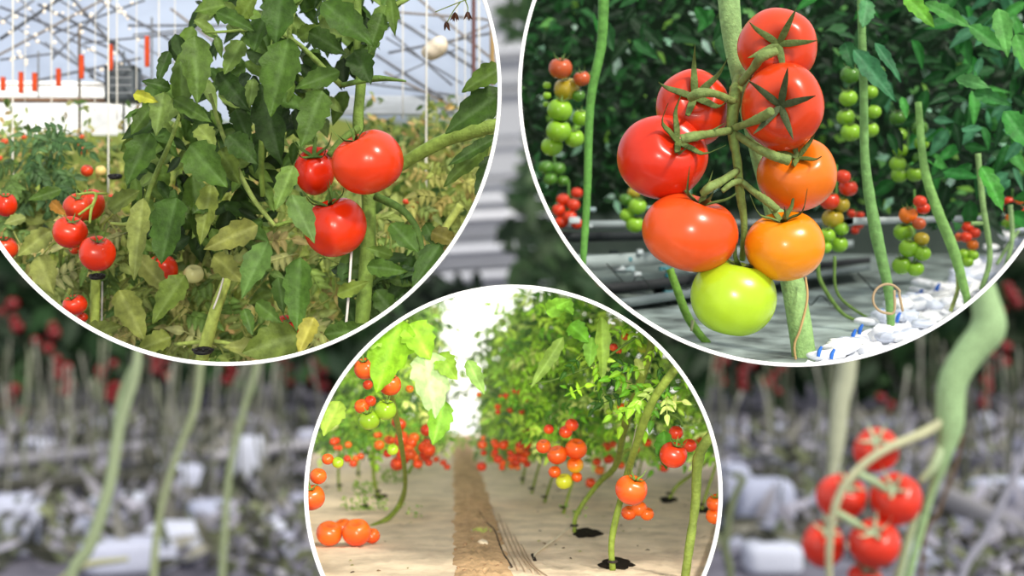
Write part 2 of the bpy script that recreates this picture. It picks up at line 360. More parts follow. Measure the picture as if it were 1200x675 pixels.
# distant tiny tomatoes
for x, y, r, c in ((102, 200, 7.5, '#d23a1c'), (118, 200, 6.5, '#e8c878'), (5, 166, 4, '#d8502a'), (10, 165, 3.5, '#e06a38'), (28, 160, 3.5, '#dc5a30'), (96, 160, 3, '#d85a30'), (97, 177, 4.5, '#dd4a2a'), (90, 168, 3, '#e0683a'), (45, 201, 3, '#e8904a'),
                   (482, 240, 5, '#d84020'), (475, 236, 3.5, '#d84a28'), (488, 238, 4, '#cf3c1e'), (289, 256, 4, '#d8401e'), (286, 254, 3, '#d04020'), (398, 331, 4, '#d85028'), (0, 185, 3, '#dc5030'), (70, 172, 3, '#d86a3a'), (130, 230, 3, '#d84a2a'), (360, 80, 3, '#c84a32'), (28, 335, 0, '')):
    if r: tomato(x, y, 1.58 if y > 190 else 1.78, r, r*.95, c, c, ('tiny blurred orange-red tomato among the distant foliage' if r < 6 else ('small red tomato next to the cream one near the bright string' if c == '#d23a1c' else 'small cream unripe tomato touching a red one near the bright string')), 'tiny distant tomatoes' if r < 6 else None, 1)
# mid tomatoes
for x, y, rx, ry, d, c1, c2, lab, cal in (
    (7, 240, 13, 14, 1.47, '#d4250f', '#cf2410', 'red tomato at the left picture edge, higher of two', (.1, -.9)),
    (5, 291, 16, 14, 1.45, '#e0381c', '#d02a12', 'orange-red tomato at the left edge touching the white ring', (.1, -.9)),
    (105, 240, 18, 19, 1.46, '#c92a12', '#c0220e', 'red tomato at the back of the left cluster, partly behind the truss stalk', (-.2, -.9)),
    (92, 243, 18, 17, 1.45, '#d63418', '#cc2a12', 'ribbed red tomato at the top of the left cluster', (.1, -.8)),
    (82, 272, 20.5, 19, 1.40, '#dd2a12', '#cf1f0c', 'glossy round red tomato, left one of the left cluster', (.3, -.8)),
    (114, 297, 21.5, 21, 1.38, '#de2a10', '#cf1f0c', 'glossy red tomato, lowest and largest of the left cluster', (.2, -.85)),
    (87, 292, 6, 6, 1.47, '#c83014', '#c83014', 'sliver of red tomato peeking under the left cluster', None),
    (88, 357, 14.5, 12, 1.40, '#df2d14', '#cf1f0c', 'small red tomato below the left cluster near the white ring', (-.2, -.8)),
    (96, 372, 7, 6, 1.42, '#b82008', '#a81c08', 'dark red tomato half hidden under leaves beside a thick stem', None),
    (188, 317, 21, 19, 1.42, '#da2a10', '#c8200c', 'red tomato half covered by a hanging leaf, beside the cream one', (-.4, -.8)),
    (227, 321, 12, 11, 1.42, '#ccc88a', '#b9bd72', 'pale cream-green unripe tomato beside the half covered red one', (.2, -.8)),
    (212, 352, 9, 9, 1.46, '#a8ac50', '#98a044', 'dull green unripe tomato below the cream one', None),
    (336, 386, 19, 17, 1.40, '#cf1d0c', '#bf180a', 'red tomato at the bottom hidden behind two hanging leaves', (.2, -.8)),
    (293, 366, 6, 9, 1.44, '#c8c070', '#b8b060', 'pale yellow tomato sliver among the lower leaves', None)):
    tomato(x, y, d, rx, ry, c1, c2, lab, None, 1, cal=cal, calyx_len=(12 if rx > 12 else None), hi=True, lob=.03)
# hero tomatoes
tomato(369, 200, 1.345, 24, 29, '#c21c0a', '#c8210c', 'red tomato behind and left of the largest one, under green sepals', None, 1, cal=(-.0, -.75), lob=.05, calyx_len=26, calcol='#4f6a2a', hi=True)
tomato(393, 266, 1.32, 37, 35.5, '#cc2008', '#d02a10', 'large red tomato below the largest one, leaf overlapping its left side', None, 1, cal=(-.25, -.93), lob=.035, nl=4, calyx_len=28, calcol='#4f6a2a', hi=True)
tomato(431, 190, 1.29, 42, 38.5, '#d4300f', '#cc260c', 'largest glossy red tomato in the middle right of the upper left view', None, 1, cal=(-.45, -.85), lob=.04, nl=4, calyx_len=22, calcol='#4f6a2a', hi=True)
# main plant
mp = empty('tomato_plant', P(430, 385, 1.36), 'big dark green tomato plant bearing the three large ripe tomatoes', 'plant')
sg = [('main_stem', [(420, 428, 1.38), (428, 330, 1.37), (432, 235, 1.37), (420, 150, 1.38), (423, 90, 1.38), (418, 20, 1.4), (420, -30, 1.4)], [17, 18, 15, 12, 12, 10], '#6b8438'),
      ('branch', [(440, 215, 1.38), (475, 190, 1.375), (520, 165, 1.36), (560, 152, 1.35), (610, 140, 1.35)], [15, 15, 18, 16], '#7d9440'),
      ('branch', [(440, 230, 1.35), (470, 245, 1.34), (488, 268, 1.34), (496, 300, 1.34)], [10, 8, 7], '#4d6b2c'),
      ('branch', [(246, 110, 1.34), (262, 160, 1.34), (292, 225, 1.335), (322, 265, 1.335)], [4, 5.5, 6, 5], '#8a9c50'),
      ('branch', [(420, 150, 1.35), (400, 165, 1.34), (385, 182, 1.335)], [9, 8, 7], '#627c34'),
      ('branch', [(308, 140, 1.35), (306, 190, 1.35), (308, 230, 1.36)], [7, 7, 6], '#6f8838'),
      ('branch', [(400, 100, 1.35), (330, 40, 1.35), (240, 38, 1.34)], [7, 5, 3], '#73893f'),
      ('branch', [(215, 120, 1.35), (200, 165, 1.35), (178, 215, 1.35), (168, 250, 1.36)], [4, 6, 6], '#7c9044'),
      ('branch', [(400, 100, 1.33), (440, 92, 1.33), (476, 95, 1.33)], [6, 8, 2], '#5d7a34'),
      ('branch', [(345, 10, 1.33), (340, 30, 1.33), (338, 55, 1.33)], [6, 6, 4], '#73893f'),
      ('branch', [(450, 10, 1.38), (475, 0, 1.4), (500, -20, 1.4)], [6, 6], '#73893f'),
      ('branch', [(320, 265, 1.34), (350, 262, 1.34), (380, 300, 1.35)], [5, 4, 3], '#6f8838')]
for nm, pts, w, c in sg:
    mb = MB(1); tpx(mb, pts, w, hexc(c), sides=10, bumps=.03); mb.build(nm, M_stem, parent=mp)
mb = MB(1)
GD = ['#3c5a20', '#4c6c28', '#2c4616', '#5f7c30', '#20360f', '#748c42']
for i in range(360):
    y = rng.uniform(-15, 290); 
    xl = np.interp(y, [-15, 40, 90, 150, 220, 290], [235, 215, 175, 155, 150, 165]); xr = np.interp(y, [-15, 60, 110, 150, 200, 290], [470, 450, 415, 385, 340, 300])
    x = rng.uniform(xl, xr)
    if not inside(x, y, 1, 5): continue
    rand_leaf(mb, x, y, rng.uniform(1.36, 1.47), 36, GD, nu=9, nv=5, ser=.2, aspect=.5, droop=.9)
for i in range(110):
    x = rng.uniform(400, 560); y = rng.uniform(300, 430)
    if not inside(x, y, 1, 5): continue
    rand_leaf(mb, x, y, rng.uniform(1.38, 1.46), 38, ['#33501e', '#46662a', '#5c7a34', '#2c4518'], nu=9, nv=5, ser=.2, aspect=.5, droop=.7)
mb.build('foliage', M_leaf, parent=mp)
lf = [((228, 42), (232, 120), 38, '#5b7c3a', 1.30), ((212, 70), (214, 140), 26, '#557536', 1.32), ((198, 60), (184, 96), 16, '#36561f', 1.33), ((200, 104), (167, 94), 17, '#3c5e22', 1.32), ((192, 108), (182, 158), 26, '#6f8c4e', 1.30), ((180, 122), (152, 158), 22, '#4c6c2a', 1.32),
      ((176, 156), (147, 216), 36, '#46692a', 1.31), ((222, 170), (264, 219), 46, '#4f7332', 1.29), ((256, 85), (292, 130), 28, '#2e4c1b', 1.32), ((264, 6), (227, 13), 26, '#64863c', 1.31), ((254, 14), (298, 34), 22, '#45682a', 1.30), ((284, 48), (262, 86), 26, '#6a8a48', 1.32), ((297, 92), (292, 126), 16, '#6c8a4c', 1.31),
      ((203, 116), (247, 142), 22, '#4f7030', 1.31), ((232, 148), (252, 172), 26, '#7d9450', 1.30), ((268, 158), (302, 192), 30, '#3b5b25', 1.30), ((258, 175), (280, 215), 30, '#6f8a42', 1.32), ((283, 20), (300, -10), 26, '#7a9848', 1.31),
      ((338, 45), (315, 135), 48, '#4f7430', 1.28), ((330, -12), (322, 52), 42, '#42672a', 1.29), ((378, 2), (438, 52), 38, '#456a28', 1.27), ((362, 38), (404, 62), 28, '#39591f', 1.30), ((415, 60), (434, 97), 34, '#31501d', 1.28), ((398, 84), (344, 103), 26, '#4d7030', 1.29), ((378, 106), (352, 172), 38, '#557838', 1.28),
      ((306, 98), (328, 196), 42, '#2e4c1c', 1.32), ((344, 194), (322, 245), 26, '#6f934c', 1.26), ((448, 15), (432, 62), 24, '#4a6c2c', 1.31), ((392, -10), (410, 20), 34, '#6f8f48', 1.30), ((458, -5), (462, 42), 16, '#5c7d38', 1.31), ((310, 20), (296, 58), 30, '#3b5d24', 1.30), ((276, 128), (292, 165), 26, '#2e4b1c', 1.33), ((350, 45), (374, 30), 22, '#67863f', 1.31),
      ((590, 78), (541, 106), 28, '#55752c', 1.27), ((592, 106), (521, 154), 40, '#3d5e24', 1.28), ((584, 160), (523, 193), 18, '#3c5c24', 1.29), ((572, 168), (519, 217), 26, '#5a7834', 1.31), ((580, 182), (557, 228), 24, '#2e4a1c', 1.30),
      ((207, 232), (186, 309), 50, '#3f6225', 1.28), ((168, 232), (154, 328), 28, '#8a9a5a', 1.31), ((226, 205), (236, 288), 32, '#4a6a2a', 1.31), ((248, 215), (234, 286), 26, '#7c8f48', 1.30), ((217, 322), (177, 378), 34, '#667f38', 1.30), ((128, 246), (162, 222), 28, '#6b7f40', 1.33), ((302, 264), (238, 292), 32, '#8b9555', 1.31),
      ((342, 228), (369, 284), 30, '#62864a', 1.25), ((314, 283), (281, 349), 34, '#5f8648', 1.27), ((352, 302), (346, 389), 36, '#4d742f', 1.27), ((326, 325), (332, 367), 20, '#4c6e34', 1.29), ((300, 354), (330, 379), 20, '#567838', 1.28), ((286, 362), (296, 392), 16, '#4a6c30', 1.28), ((430, 312), (477, 318), 22, '#4d7030', 1.29),
      ((458, 262), (492, 296), 30, '#466a2a', 1.29), ((498, 262), (512, 290), 18, '#36561f', 1.30), ((516, 286), (482, 338), 30, '#3d5f26', 1.28), ((506, 272), (538, 286), 24, '#6b6a34', 1.29), ((368, 372), (349, 414), 24, '#a3a34e', 1.26), ((350, 392), (283, 414), 48, '#6a8040', 1.28), ((380, 392), (440, 384), 26, '#4c6c30', 1.29), ((60, 236), (76, 252), 14, '#a87a34', 1.40), ((72, 222), (32, 234), 16, '#4f7030', 1.42),
      ((395, 345), (432, 330), 18, '#7d9648', 1.31), ((440, 340), (470, 380), 26, '#38561f', 1.31), ((160, 300), (200, 345), 26, '#8e9a5a', 1.38), ((140, 340), (170, 400), 34, '#8c9a54', 1.36), ((60, 270), (20, 300), 26, '#90a060', 1.42), ((45, 300), (62, 345), 34, '#93a060', 1.40), ((30, 255), (4, 262), 16, '#8ea066', 1.44), ((240, 240), (226, 250), 20, '#3d5a22', 1.30),
      ((250, 300), (285, 330), 28, '#8e9a58', 1.34), ((320, 410), (260, 405), 26, '#93a060', 1.33), ((200, 395), (160, 410), 28, '#7c8c46', 1.35), ((100, 395), (140, 380), 28, '#7b8c48', 1.36), ((460, 300), (430, 290), 16, '#5c7c38', 1.30), ((157, 110), (184, 119), 15, '#b9c24a', 1.29)]
for a, b, w, c, d in lf:
    mb = MB(1); leaf_px(mb, a, b, w*.95, d, hexc(c)*np.array([.86, .8, .58])); mb.build('leaf', M_leaf, parent=mp)
# dried flowers top right of view 1
df = empty('dried_flower', P(535, 15, 1.3), 'small dry brown flower sprig hanging near the top of the brown post', 'flower')
mb = MB(1); tpx(mb, [(560, -5, 1.3), (540, 2, 1.3), (510, 14, 1.3)], [1.6, 1.2], hexc('#6d7c3a')); tpx(mb, [(540, 2, 1.3), (532, 12, 1.3), (524, 26, 1.3)], [1.5, 1.2], hexc('#6d7c3a')); tpx(mb, [(545, 0, 1.3), (548, 8, 1.3), (548, 14, 1.3)], [1.5, 1.2], hexc('#6d7c3a')); mb.build('stalk', M_stem, parent=df)
for x, y in ((523, 29), (533, 18), (548, 17)):
    mb = MB(1); [leaf(mb, P(x, y-4, 1.3), [rng.uniform(-.5, .5), rng.uniform(-.5, .5), -1], [rng.uniform(-1, 1), -1, 0], S(12, 1.3), S(4, 1.3), hexc('#4a2c1c'), nu=5, nv=3) for _ in range(5)]; mb.build('petals', M_leaf, parent=df)
# lower stems with clips
for pts, w, c, lab in (([(268, 322, 1.36), (252, 365, 1.35), (234, 430, 1.35)], [11, 14, 16], '#9aa850', 'thick pale green stem with a black clip at the bottom centre'), ([(114, 300, 1.44), (112, 330, 1.43), (110, 395, 1.42)], [8, 11, 12], '#8fa048', 'green stem with a black clip under the left tomato cluster'), ([(82, 338, 1.43), (74, 360, 1.43)], [5, 4], '#a0ac58', 'short thin stem beside the small low red tomato'), ([(205, 404, 1.37), (250, 400, 1.36), (290, 408, 1.36)], [5, 5], '#95a552', 'side shoot crossing the pale stem near the bottom'), ([(130, 262, 1.4), (150, 262, 1.4), (165, 248, 1.4)], [4, 5, 4], '#8c9c4e', 'thin curved shoot right of the left cluster'), ([(515, 280, 1.5), (525, 262, 1.5), (540, 240, 1.5)], [8, 9], '#a5b058', 'blurred pale stalk at the lower right near the ring')):
    mb = MB(1); tpx(mb, pts, w, hexc(c), sides=10, bumps=.03); tag(mb.build('tomato_vine', M_stem), lab, 'vine')
mb = MB(1); tpx(mb, [(90, 228, 1.38), (112, 227, 1.37), (107, 245, 1.36), (105, 262, 1.36)], [3, 4, 3], hexc('#8fa048')); tpx(mb, [(108, 240, 1.36), (92, 252, 1.36)], [3, 3], hexc('#8fa048')); tpx(mb, [(112, 227, 1.37), (125, 227, 1.38)], [3, 3], hexc('#8fa048'))
tag(mb.build('truss_stalk', M_stem), 'curved green truss stalk draped over the left red cluster', 'stalk')
for x, y, w, d, lab in ((238, 411, 15, 1.33, 'black plastic clip around the thick pale stem at the bottom'), (114, 324, 11, 1.41, 'black plastic clip just under the lowest tomato of the left cluster'), (267, 307, 7, 1.35, 'small black clip where the white twine meets the pale stem'), (135, 207, 9, 1.5, 'dark clip on the bright string beside the small cream tomato')):
    mb = MB(1); n = 24; a = np.linspace(0, 2*math.pi, n)
    tube(mb, [P(x, y, d)+np.array([S(w*.62, d)*math.cos(t), S(w*.62, d)*math.sin(t), S(.15*w, d)*math.sin(t)]) for t in a], S(2.6, d), hexc('#1c1a1a'), sides=6, n=40)
    for t in a[::3]: tube(mb, [P(x, y, d)+np.array([S(w*.6, d)*math.cos(t), S(w*.6, d)*math.sin(t), 0]), P(x, y, d)+np.array([S(w*.85, d)*math.cos(t), S(w*.85, d)*math.sin(t), S(2, d)])], S(1.6, d), hexc('#222020'), sides=5, n=4)
    tag(mb.build('plant_clip', M_metal), lab, 'clip')
for pts, w, lab in (([(412, 292, 1.33), (409, 340, 1.33), (405, 386, 1.33)], 3, 'white twine beside the main stem under the large tomatoes'), ([(267, 305, 1.34), (258, 340, 1.34), (250, 362, 1.34)], 2.2, 'white twine tied along the thick pale stem'), ([(421, 95, 1.4), (421, 150, 1.4)], 2, 'pale twine behind the stem above the largest tomato'), ([(120, 330, 1.45), (119, 392, 1.44)], 2, 'white twine next to the lower left stem')):
    mb = MB(1); tpx(mb, pts, w, hexc('#d9d3cc')); tag(mb.build('twine', M_matte), lab, 'twine')

# ================================================================ VIEW 2 (upper right)
disc(2, 2.5, lambda x, y: hexc('#0a1c0c') if y < 250 else hexc('#47524c'), M_matte, 'wall_right')  # upper part coloured near black for the shade behind the leaves
# floor of the aisle
def ground(k, d0, d1, x0, x1, fpy, colf, m, name, nx=90, ny=60, bump=0):
    """ground as a real surface: height depends on distance only"""
    mb = MB(k); dd = 1/np.linspace(1/d0, 1/d1, ny); xs = np.linspace(x0, x1, nx); v = []; c = []
    for d in dd:
        for x in xs:
            p = P(x, fpy(d), d); p[2] += bump*rng.standard_normal(); v.append(p); c.append(colf(x, fpy(d), d))
    mb.add(v, grid_faces(ny, nx), np.array(c)); return mb.build(name, m)
o = ground(2, 1.22, 2.45, 560, 1300, lambda d: 150+364/d, lambda x, y, d: hexc('#8d9a96'), mat('wet_concrete', .45, .4, (22, .75)), 'floor'); o['kind'] = 'structure'
def F2(px, py): return 364/(py-150)   # distance of a floor point seen at py
# gutters (benches) running across
for i, (y0, y1, h, c, x0, x1, lab) in enumerate(((268, 262, 9, '#8f9a9c', 640, 990, 'highest grey gutter on the left, under the green bunches'), (283, 274, 10, '#23282a', 650, 1000, 'dark gap rail under the highest gutter'), (318, 290, 16, '#9aa6a6', 670, 1000, 'pale grey gutter at left with wet sheen'), (348, 308, 12, '#2a2c2e', 690, 1020, 'dark perforated rail below the pale gutter'), (366, 316, 10, '#6f7a7c', 700, 1020, 'lower grey rail left of the green tomato'), (262, 256, 6, '#a9b2b2', 1000, 1160, 'thin bright gutter far behind at right'))):
    mb = MB(2); a = P(x0, y0, 1.85-i*.05); b = P(x1, y1, 2.2-i*.05); s = S(h, 1.9)
    v = []
    for t in np.linspace(0, 1, 30):
        p = a*(1-t)+b*t
        for dy, dz in ((0, 0), (0, s), (.06, s), (.06, 0)): v.append(p+np.array([0, dy, dz*(1-.4*t)]))
    mb.add(v, grid_faces(30, 4, True), hexc(c)); g = mb.build('gutter', M_metal); tag(g, lab, 'gutter')
for i in range(60):   # substrate lumps beside gutters, white and teal ones coloured as glints
    x = rng.uniform(640, 850); y = rng.choice([246, 262, 300, 318, 306, 342])+rng.uniform(-5, 5) 
    if not inside(x, y, 2, -12): continue
    mb = MB(2); boxpx(mb, x-rng.uniform(2, 9), y-rng.uniform(1, 4), x+rng.uniform(2, 9), y+rng.uniform(1, 4), rng.uniform(1.78, 1.84), .02, hexc(random.choice(['#c8d2d6', '#9fb4b8', '#eef3f4', '#4f8a94', '#2c3436', '#2f8f9f'])))
    tag(mb.build('substrate_block', M_matte), 'small substrate block in glint colours on the gutter behind the truss', 'block', 'substrate blocks on the left gutters')
mb = MB(2); v = []
for d in 1/np.linspace(1/1.24, 1/2.42, 60):
    y = 150+364/d
    xl = np.interp(y, [300, 320, 370, 425, 445], [1165, 1130, 1055, 960, 930])
    for t in np.linspace(0, 1, 30):
        p = P(xl+t*190, y, d); p[2] += .004+.003*rng.standard_normal(); v.append(p)
mb.add(v, grid_faces(60, 30), hexc('#eef0f6')); tag(mb.build('plastic_sheet', M_matte), 'crumpled white plastic floor sheet at the lower right under the grow bags', 'sheet')
# white grow bags lower right
for i in range(110):
    y = rng.uniform(268, 425); xm = np.interp(y, [272, 320, 370, 425], [1195, 1120, 1040, 965]); x = xm+rng.uniform(-10, 110)
    if not inside(x, y, 2, 0): continue
    d = F2(x, y)-.06 if y > 300 else 2.2
    s = 24*1.25/d
    tomato(x, y-4, max(d, 1.3), s*rng.uniform(.7, 1.1), s*rng.uniform(.22, .5), random.choice(['#ffffff', '#f3f5fa', '#c8d0e0']), '#e6eaf3', 'crumpled white plastic grow bag on the aisle floor at lower right', 'white grow bags at lower right', 2, name='grow_bag', mat_=M_matte, lob=.22, nl=random.choice([3, 5, 7]), cat='bag', cal=(0, -.9), rot=rng.uniform(-.3, .3))
for i, (x, y) in enumerate(((1000, 392), (1008, 386), (960, 412), (975, 415), (1032, 368), (1048, 352), (1072, 350), (1098, 338), (1052, 372), (1078, 345))):
    d = F2(x, y)-.1; mb = MB(2); tpx(mb, [(x-1, y+6, d), (x, y, d), (x+3, y-6, d)], [4, 5, 3], hexc('#2f6fd0'), sides=6); tag(mb.build('blue_clip', M_metal), 'small blue dripper peg between the white grow bags', 'clip', 'blue dripper pegs')
for i in range(14):
    x = rng.uniform(660, 1100); y = rng.uniform(320, 400)
    if not inside(x, y, 2, -10): continue
    mb = MB(2); d = 1.75; tpx(mb, [(x-30, y-25, d), (x-5, y, d), (x+10, y-10, d), (x+35, y+22, d)], [1.6, 1.6], hexc('#2c3230'), sides=5); tag(mb.build('irrigation_hose', M_matte), 'thin dark irrigation tube looping over the aisle floor', 'hose', 'dark irrigation tubes')
# foliage (uncountable), shade and glints painted into the leaf colours
mb = MB(2)
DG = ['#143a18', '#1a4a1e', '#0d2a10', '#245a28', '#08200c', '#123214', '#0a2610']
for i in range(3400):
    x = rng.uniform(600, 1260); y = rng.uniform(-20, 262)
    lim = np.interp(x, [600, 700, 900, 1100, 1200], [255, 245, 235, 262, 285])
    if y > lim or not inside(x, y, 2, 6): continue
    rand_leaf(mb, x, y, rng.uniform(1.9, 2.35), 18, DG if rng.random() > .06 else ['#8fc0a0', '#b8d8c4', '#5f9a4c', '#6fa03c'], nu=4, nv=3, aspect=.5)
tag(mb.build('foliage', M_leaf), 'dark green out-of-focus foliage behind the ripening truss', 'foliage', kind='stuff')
mb = MB(2)
BG = ['#256a28', '#2f7f30', '#1a5020', '#4a9a40', '#4a8a60', '#12401a', '#0e3414']
for i in range(330):
    x = rng.uniform(1030, 1260); y = rng.uniform(-20, 270)
    if not inside(x, y, 2, 6) or rng.random() > (x-1000)/180: continue
    rand_leaf(mb, x, y, rng.uniform(1.6, 1.85), 36, BG, nu=8, nv=5, ser=.2, aspect=.42, droop=.8)
for i in range(70):
    x = rng.uniform(700, 1040); y = rng.uniform(-20, 60)
    if not inside(x, y, 2, 6): continue
    rand_leaf(mb, x, y, rng.uniform(1.6, 1.85), 34, DG+['#2f7a30'], nu=8, nv=5, ser=.2, aspect=.42, droop=.8)
tag(mb.build('foliage', M_leaf), 'brighter green leaves hanging at the right of the ripening truss', 'foliage', kind='stuff')
# large individual leaves with their vines
def vine(k, lab, stems, leaves=(), name='tomato_vine', pos=None):
    e = empty(name, pos if pos is not None else P(*stems[0][0][0]), lab, 'vine')
    for i, (pts, w, c) in enumerate(stems):
        mb = MB(k); tpx(mb, pts, w, hexc(c), sides=12, bumps=.03, n=40); mb.build('main_stem' if i == 0 else 'side_stem', M_stem, parent=e)
    for a, b, w, c, d in leaves:
        mb = MB(k); leaf_px(mb, a, b, w, d, hexc(c)); mb.build('leaf', M_leaf, parent=e)
    return e
vine(2, 'pale green vine left of the truss, beside the brown and green bunch', [([(683, 310, 1.55), (688, 230, 1.55), (692, 120, 1.55), (705, 50, 1.55), (708, -25, 1.55)], [8, 9, 10, 12, 13], '#5d9440')])
vine(2, 'upright vine right of the truss with a curled string tied low', [([(1044, 405, 1.5), (1042, 345, 1.5), (1026, 270, 1.5), (1014, 190, 1.5), (1012, 100, 1.5), (1008, -25, 1.5)], [8, 12, 15, 11, 10, 9], '#74a05a')],
     [((1000, 58), (1052, 118), 24, '#3f7f52', 1.48), ((990, 50), (1000, 80), 20, '#2c6636', 1.5), ((1016, 0), (1012, 32), 22, '#5a9a62', 1.49), ((1025, 50), (1058, 95), 14, '#3c7c50', 1.5)])
vine(2, 'slanting vine leaning right between two bunches at lower right', [([(1136, 360, 1.55), (1118, 295, 1.55), (1098, 245, 1.55), (1083, 195, 1.55), (1076, 120, 1.56)], [9, 13, 13, 10, 8], '#7fac5c'), ([(1114, 365, 1.56), (1122, 340, 1.56), (1122, 320, 1.56)], [5, 5], '#9aa860')],
     [((1060, -6), (1096, 31), 20, '#6fb43a', 1.45), ((1084, 3), (1142, 32), 18, '#4f9440', 1.48), ((1120, 92), (1162, 102), 18, '#5a9a52', 1.5), ((1136, 30), (1180, 60), 20, '#4a9040', 1.5), ((1170, 10), (1182, 66), 22, '#63a850', 1.47), ((1140, 108), (1186, 122), 18, '#3f8440', 1.5)])
vine(2, 'thin vine near the right edge behind a hanging bright leaf', [([(1150, 340, 1.6), (1160, 300, 1.6), (1152, 240, 1.6), (1146, 180, 1.6)], [6, 7, 7], '#86a868'), ([(1152, 262, 1.6), (1138, 262, 1.6)], [5, 5], '#86a868')],
     [((1150, 195), (1178, 247), 24, '#4a9c38', 1.5), ((1190, 40), (1215, 100), 26, '#56a044', 1.48), ((1176, 130), (1215, 180), 30, '#3f8c3a', 1.5)])
vine(2, 'thin pale vines at the far right beside the ring', [([(1178, 315, 1.65), (1186, 280, 1.65), (1184, 240, 1.65)], [5, 6], '#8fae74'), ([(1168, 310, 1.7), (1180, 290, 1.7), (1194, 270, 1.7)], [4, 4], '#8fae74')])
vine(2, 'drooping green stem below the large green tomato at left', [([(835, 410, 1.45), (808, 375, 1.45), (792, 335, 1.45), (785, 315, 1.45)], [9, 10, 9], '#6f9c3c'), ([(812, 375, 1.44), (810, 388, 1.44)], [4, 3], '#9aa07a')])
vine(2, 'thin bent stems under the mixed bunch right of the truss', [([(1008, 378, 1.6), (985, 365, 1.6), (962, 330, 1.6), (958, 305, 1.6)], [4, 5, 5], '#63803c'), ([(1040, 385, 1.6), (1000, 362, 1.6), (980, 340, 1.6), (978, 300, 1.6)], [3, 4], '#63803c')])
mb = MB(2); a = np.linspace(-.6, 2*math.pi-.8, 20); c = (1037, 348)
tpx(mb, [(1058, 365, 1.42), (1054, 345, 1.42)]+[(1040+17*math.cos(t)*1.0, 350+17*math.sin(-t), 1.42) for t in np.linspace(.6, 5.2, 9)]+[(1048, 340, 1.42)], 3, hexc('#bfa684'), sides=6, n=60); tag(mb.build('curled_twine', M_matte), 'curled beige string looped around the vine at lower right', 'twine')
# bunches in the background
def bunch(items, d, lab, grp, k=2, stalk=True):
    tn = {'r': ('#d2301a', '#c4260f', 'red'), 'o': ('#ea7a1c', '#df6414', 'orange'), 'g': ('#8aba2c', '#6a9c20', 'green'), 'b': ('#c0562a', '#a84a1c', 'brownish red'), 'y': ('#b09a28', '#a08c22', 'olive yellow'), 'd': ('#4c7c22', '#3c6a1c', 'dark green')}
    n = len(items); 
    for i, (x, y, r, c) in enumerate(items):
        c1, c2, cn = tn[c]
        l = '%s tomato, %s in bunch %s' % (cn, ['topmost', 'second from top', 'third from top', 'fourth from top', 'fifth from top', 'sixth from top', 'seventh from top', 'eighth from top', 'ninth from top', 'tenth from top', 'eleventh from top', 'twelfth from top'][i], lab)
        tomato(x, y, d-rng.uniform(0, .03), r, r*.9, c1, c2, l, grp, k, calyx_len=(r*.8 if r > 9 else None), cal=(rng.uniform(-.2, .2), -.92))
    if stalk:
        it = items; xs = np.mean([q[0] for q in it]); mb = MB(k)
        tpx(mb, [(xs, it[0][1]-14, d+.03), (xs, (it[0][1]+it[-1][1])/2, d+.02), (xs, it[-1][1], d+.02)], [3, 3], hexc('#4f7a34')); tag(mb.build('truss_stalk', M_stem), 'thin stalk of the bunch '+lab, 'stalk')
bunch([(657, 80, 14, 'b'), (682, 92, 10, 'b'), (664, 104, 15, 'y'), (678, 112, 8, 'd'), (656, 129, 15, 'g'), (681, 138, 11, 'g'), (655, 153, 15, 'g'), (673, 162, 12, 'g'), (647, 171, 13, 'g'), (641, 100, 5, 'g'), (641, 112, 5, 'g'), (640, 122, 4, 'g')], 1.66, 'left of the pale vine', 'bunch at left of right view')
bunch([(640, 196, 9, 'd'), (654, 198, 9, 'd'), (645, 210, 8, 'd'), (660, 212, 7, 'd')], 1.9, 'of dark small ones, far left', 'dark green bunch')
bunch([(676, 226, 7, 'r'), (660, 234, 8, 'r'), (672, 240, 8, 'r'), (655, 246, 8, 'r'), (668, 254, 8, 'r'), (658, 260, 8, 'r'), (676, 262, 7, 'r')], 1.85, 'by the ring at far left', 'small red bunch at left')
bunch([(743, 226, 8, 'y'), (733, 234, 8, 'd'), (747, 242, 11, 'g'), (735, 252, 9, 'g'), (744, 263, 11, 'g')], 1.8, 'left of the big orange-red tomato', 'green bunch left of truss')
bunch([(996, 88, 12, 'd'), (1028, 84, 9, 'd'), (1020, 108, 9, 'g'), (994, 115, 11, 'g'), (991, 137, 11, 'g'), (1024, 131, 9, 'g'), (997, 155, 12, 'g'), (1020, 152, 10, 'g')], 1.68, 'on upright right vine', 'green bunch on the right vine')
bunch([(1052, 138, 10, 'd'), (1078, 150, 10, 'd'), (1054, 158, 9, 'g'), (1080, 168, 9, 'g'), (1055, 176, 9, 'g'), (1078, 186, 9, 'd'), (1052, 192, 10, 'g'), (1054, 205, 10, 'g'), (1072, 204, 10, 'g')], 1.75, 'in two columns at right', 'two-column green bunch')
bunch([(988, 207, 9, 'r'), (994, 220, 11, 'r'), (972, 235, 12, 'r'), (986, 240, 10, 'y'), (976, 256, 13, 'y'), (986, 268, 9, 'g'), (969, 276, 10, 'g'), (983, 286, 11, 'g'), (967, 290, 8, 'g')], 1.62, 'beside the big orange tomatoes', 'mixed bunch beside the truss')
bunch([(1078, 236, 8, 'r'), (1082, 244, 8, 'r'), (1064, 252, 11, 'o'), (1077, 262, 8, 'b'), (1059, 272, 12, 'g'), (1080, 280, 9, 'y'), (1065, 291, 12, 'g'), (1081, 297, 10, 'g'), (1057, 311, 12, 'g'), (1073, 315, 10, 'g')], 1.62, 'left of the slanting vine', 'mixed bunch between two vines')
bunch([(1134, 266, 7, 'r'), (1142, 273, 7, 'r'), (1124, 278, 6, 'b'), (1132, 278, 7, 'r'), (1140, 287, 7, 'o'), (1129, 298, 7, 'g'), (1140, 299, 7, 'g'), (1134, 307, 7, 'g')], 1.72, 'under the thin right vine', 'small mixed bunch at right')
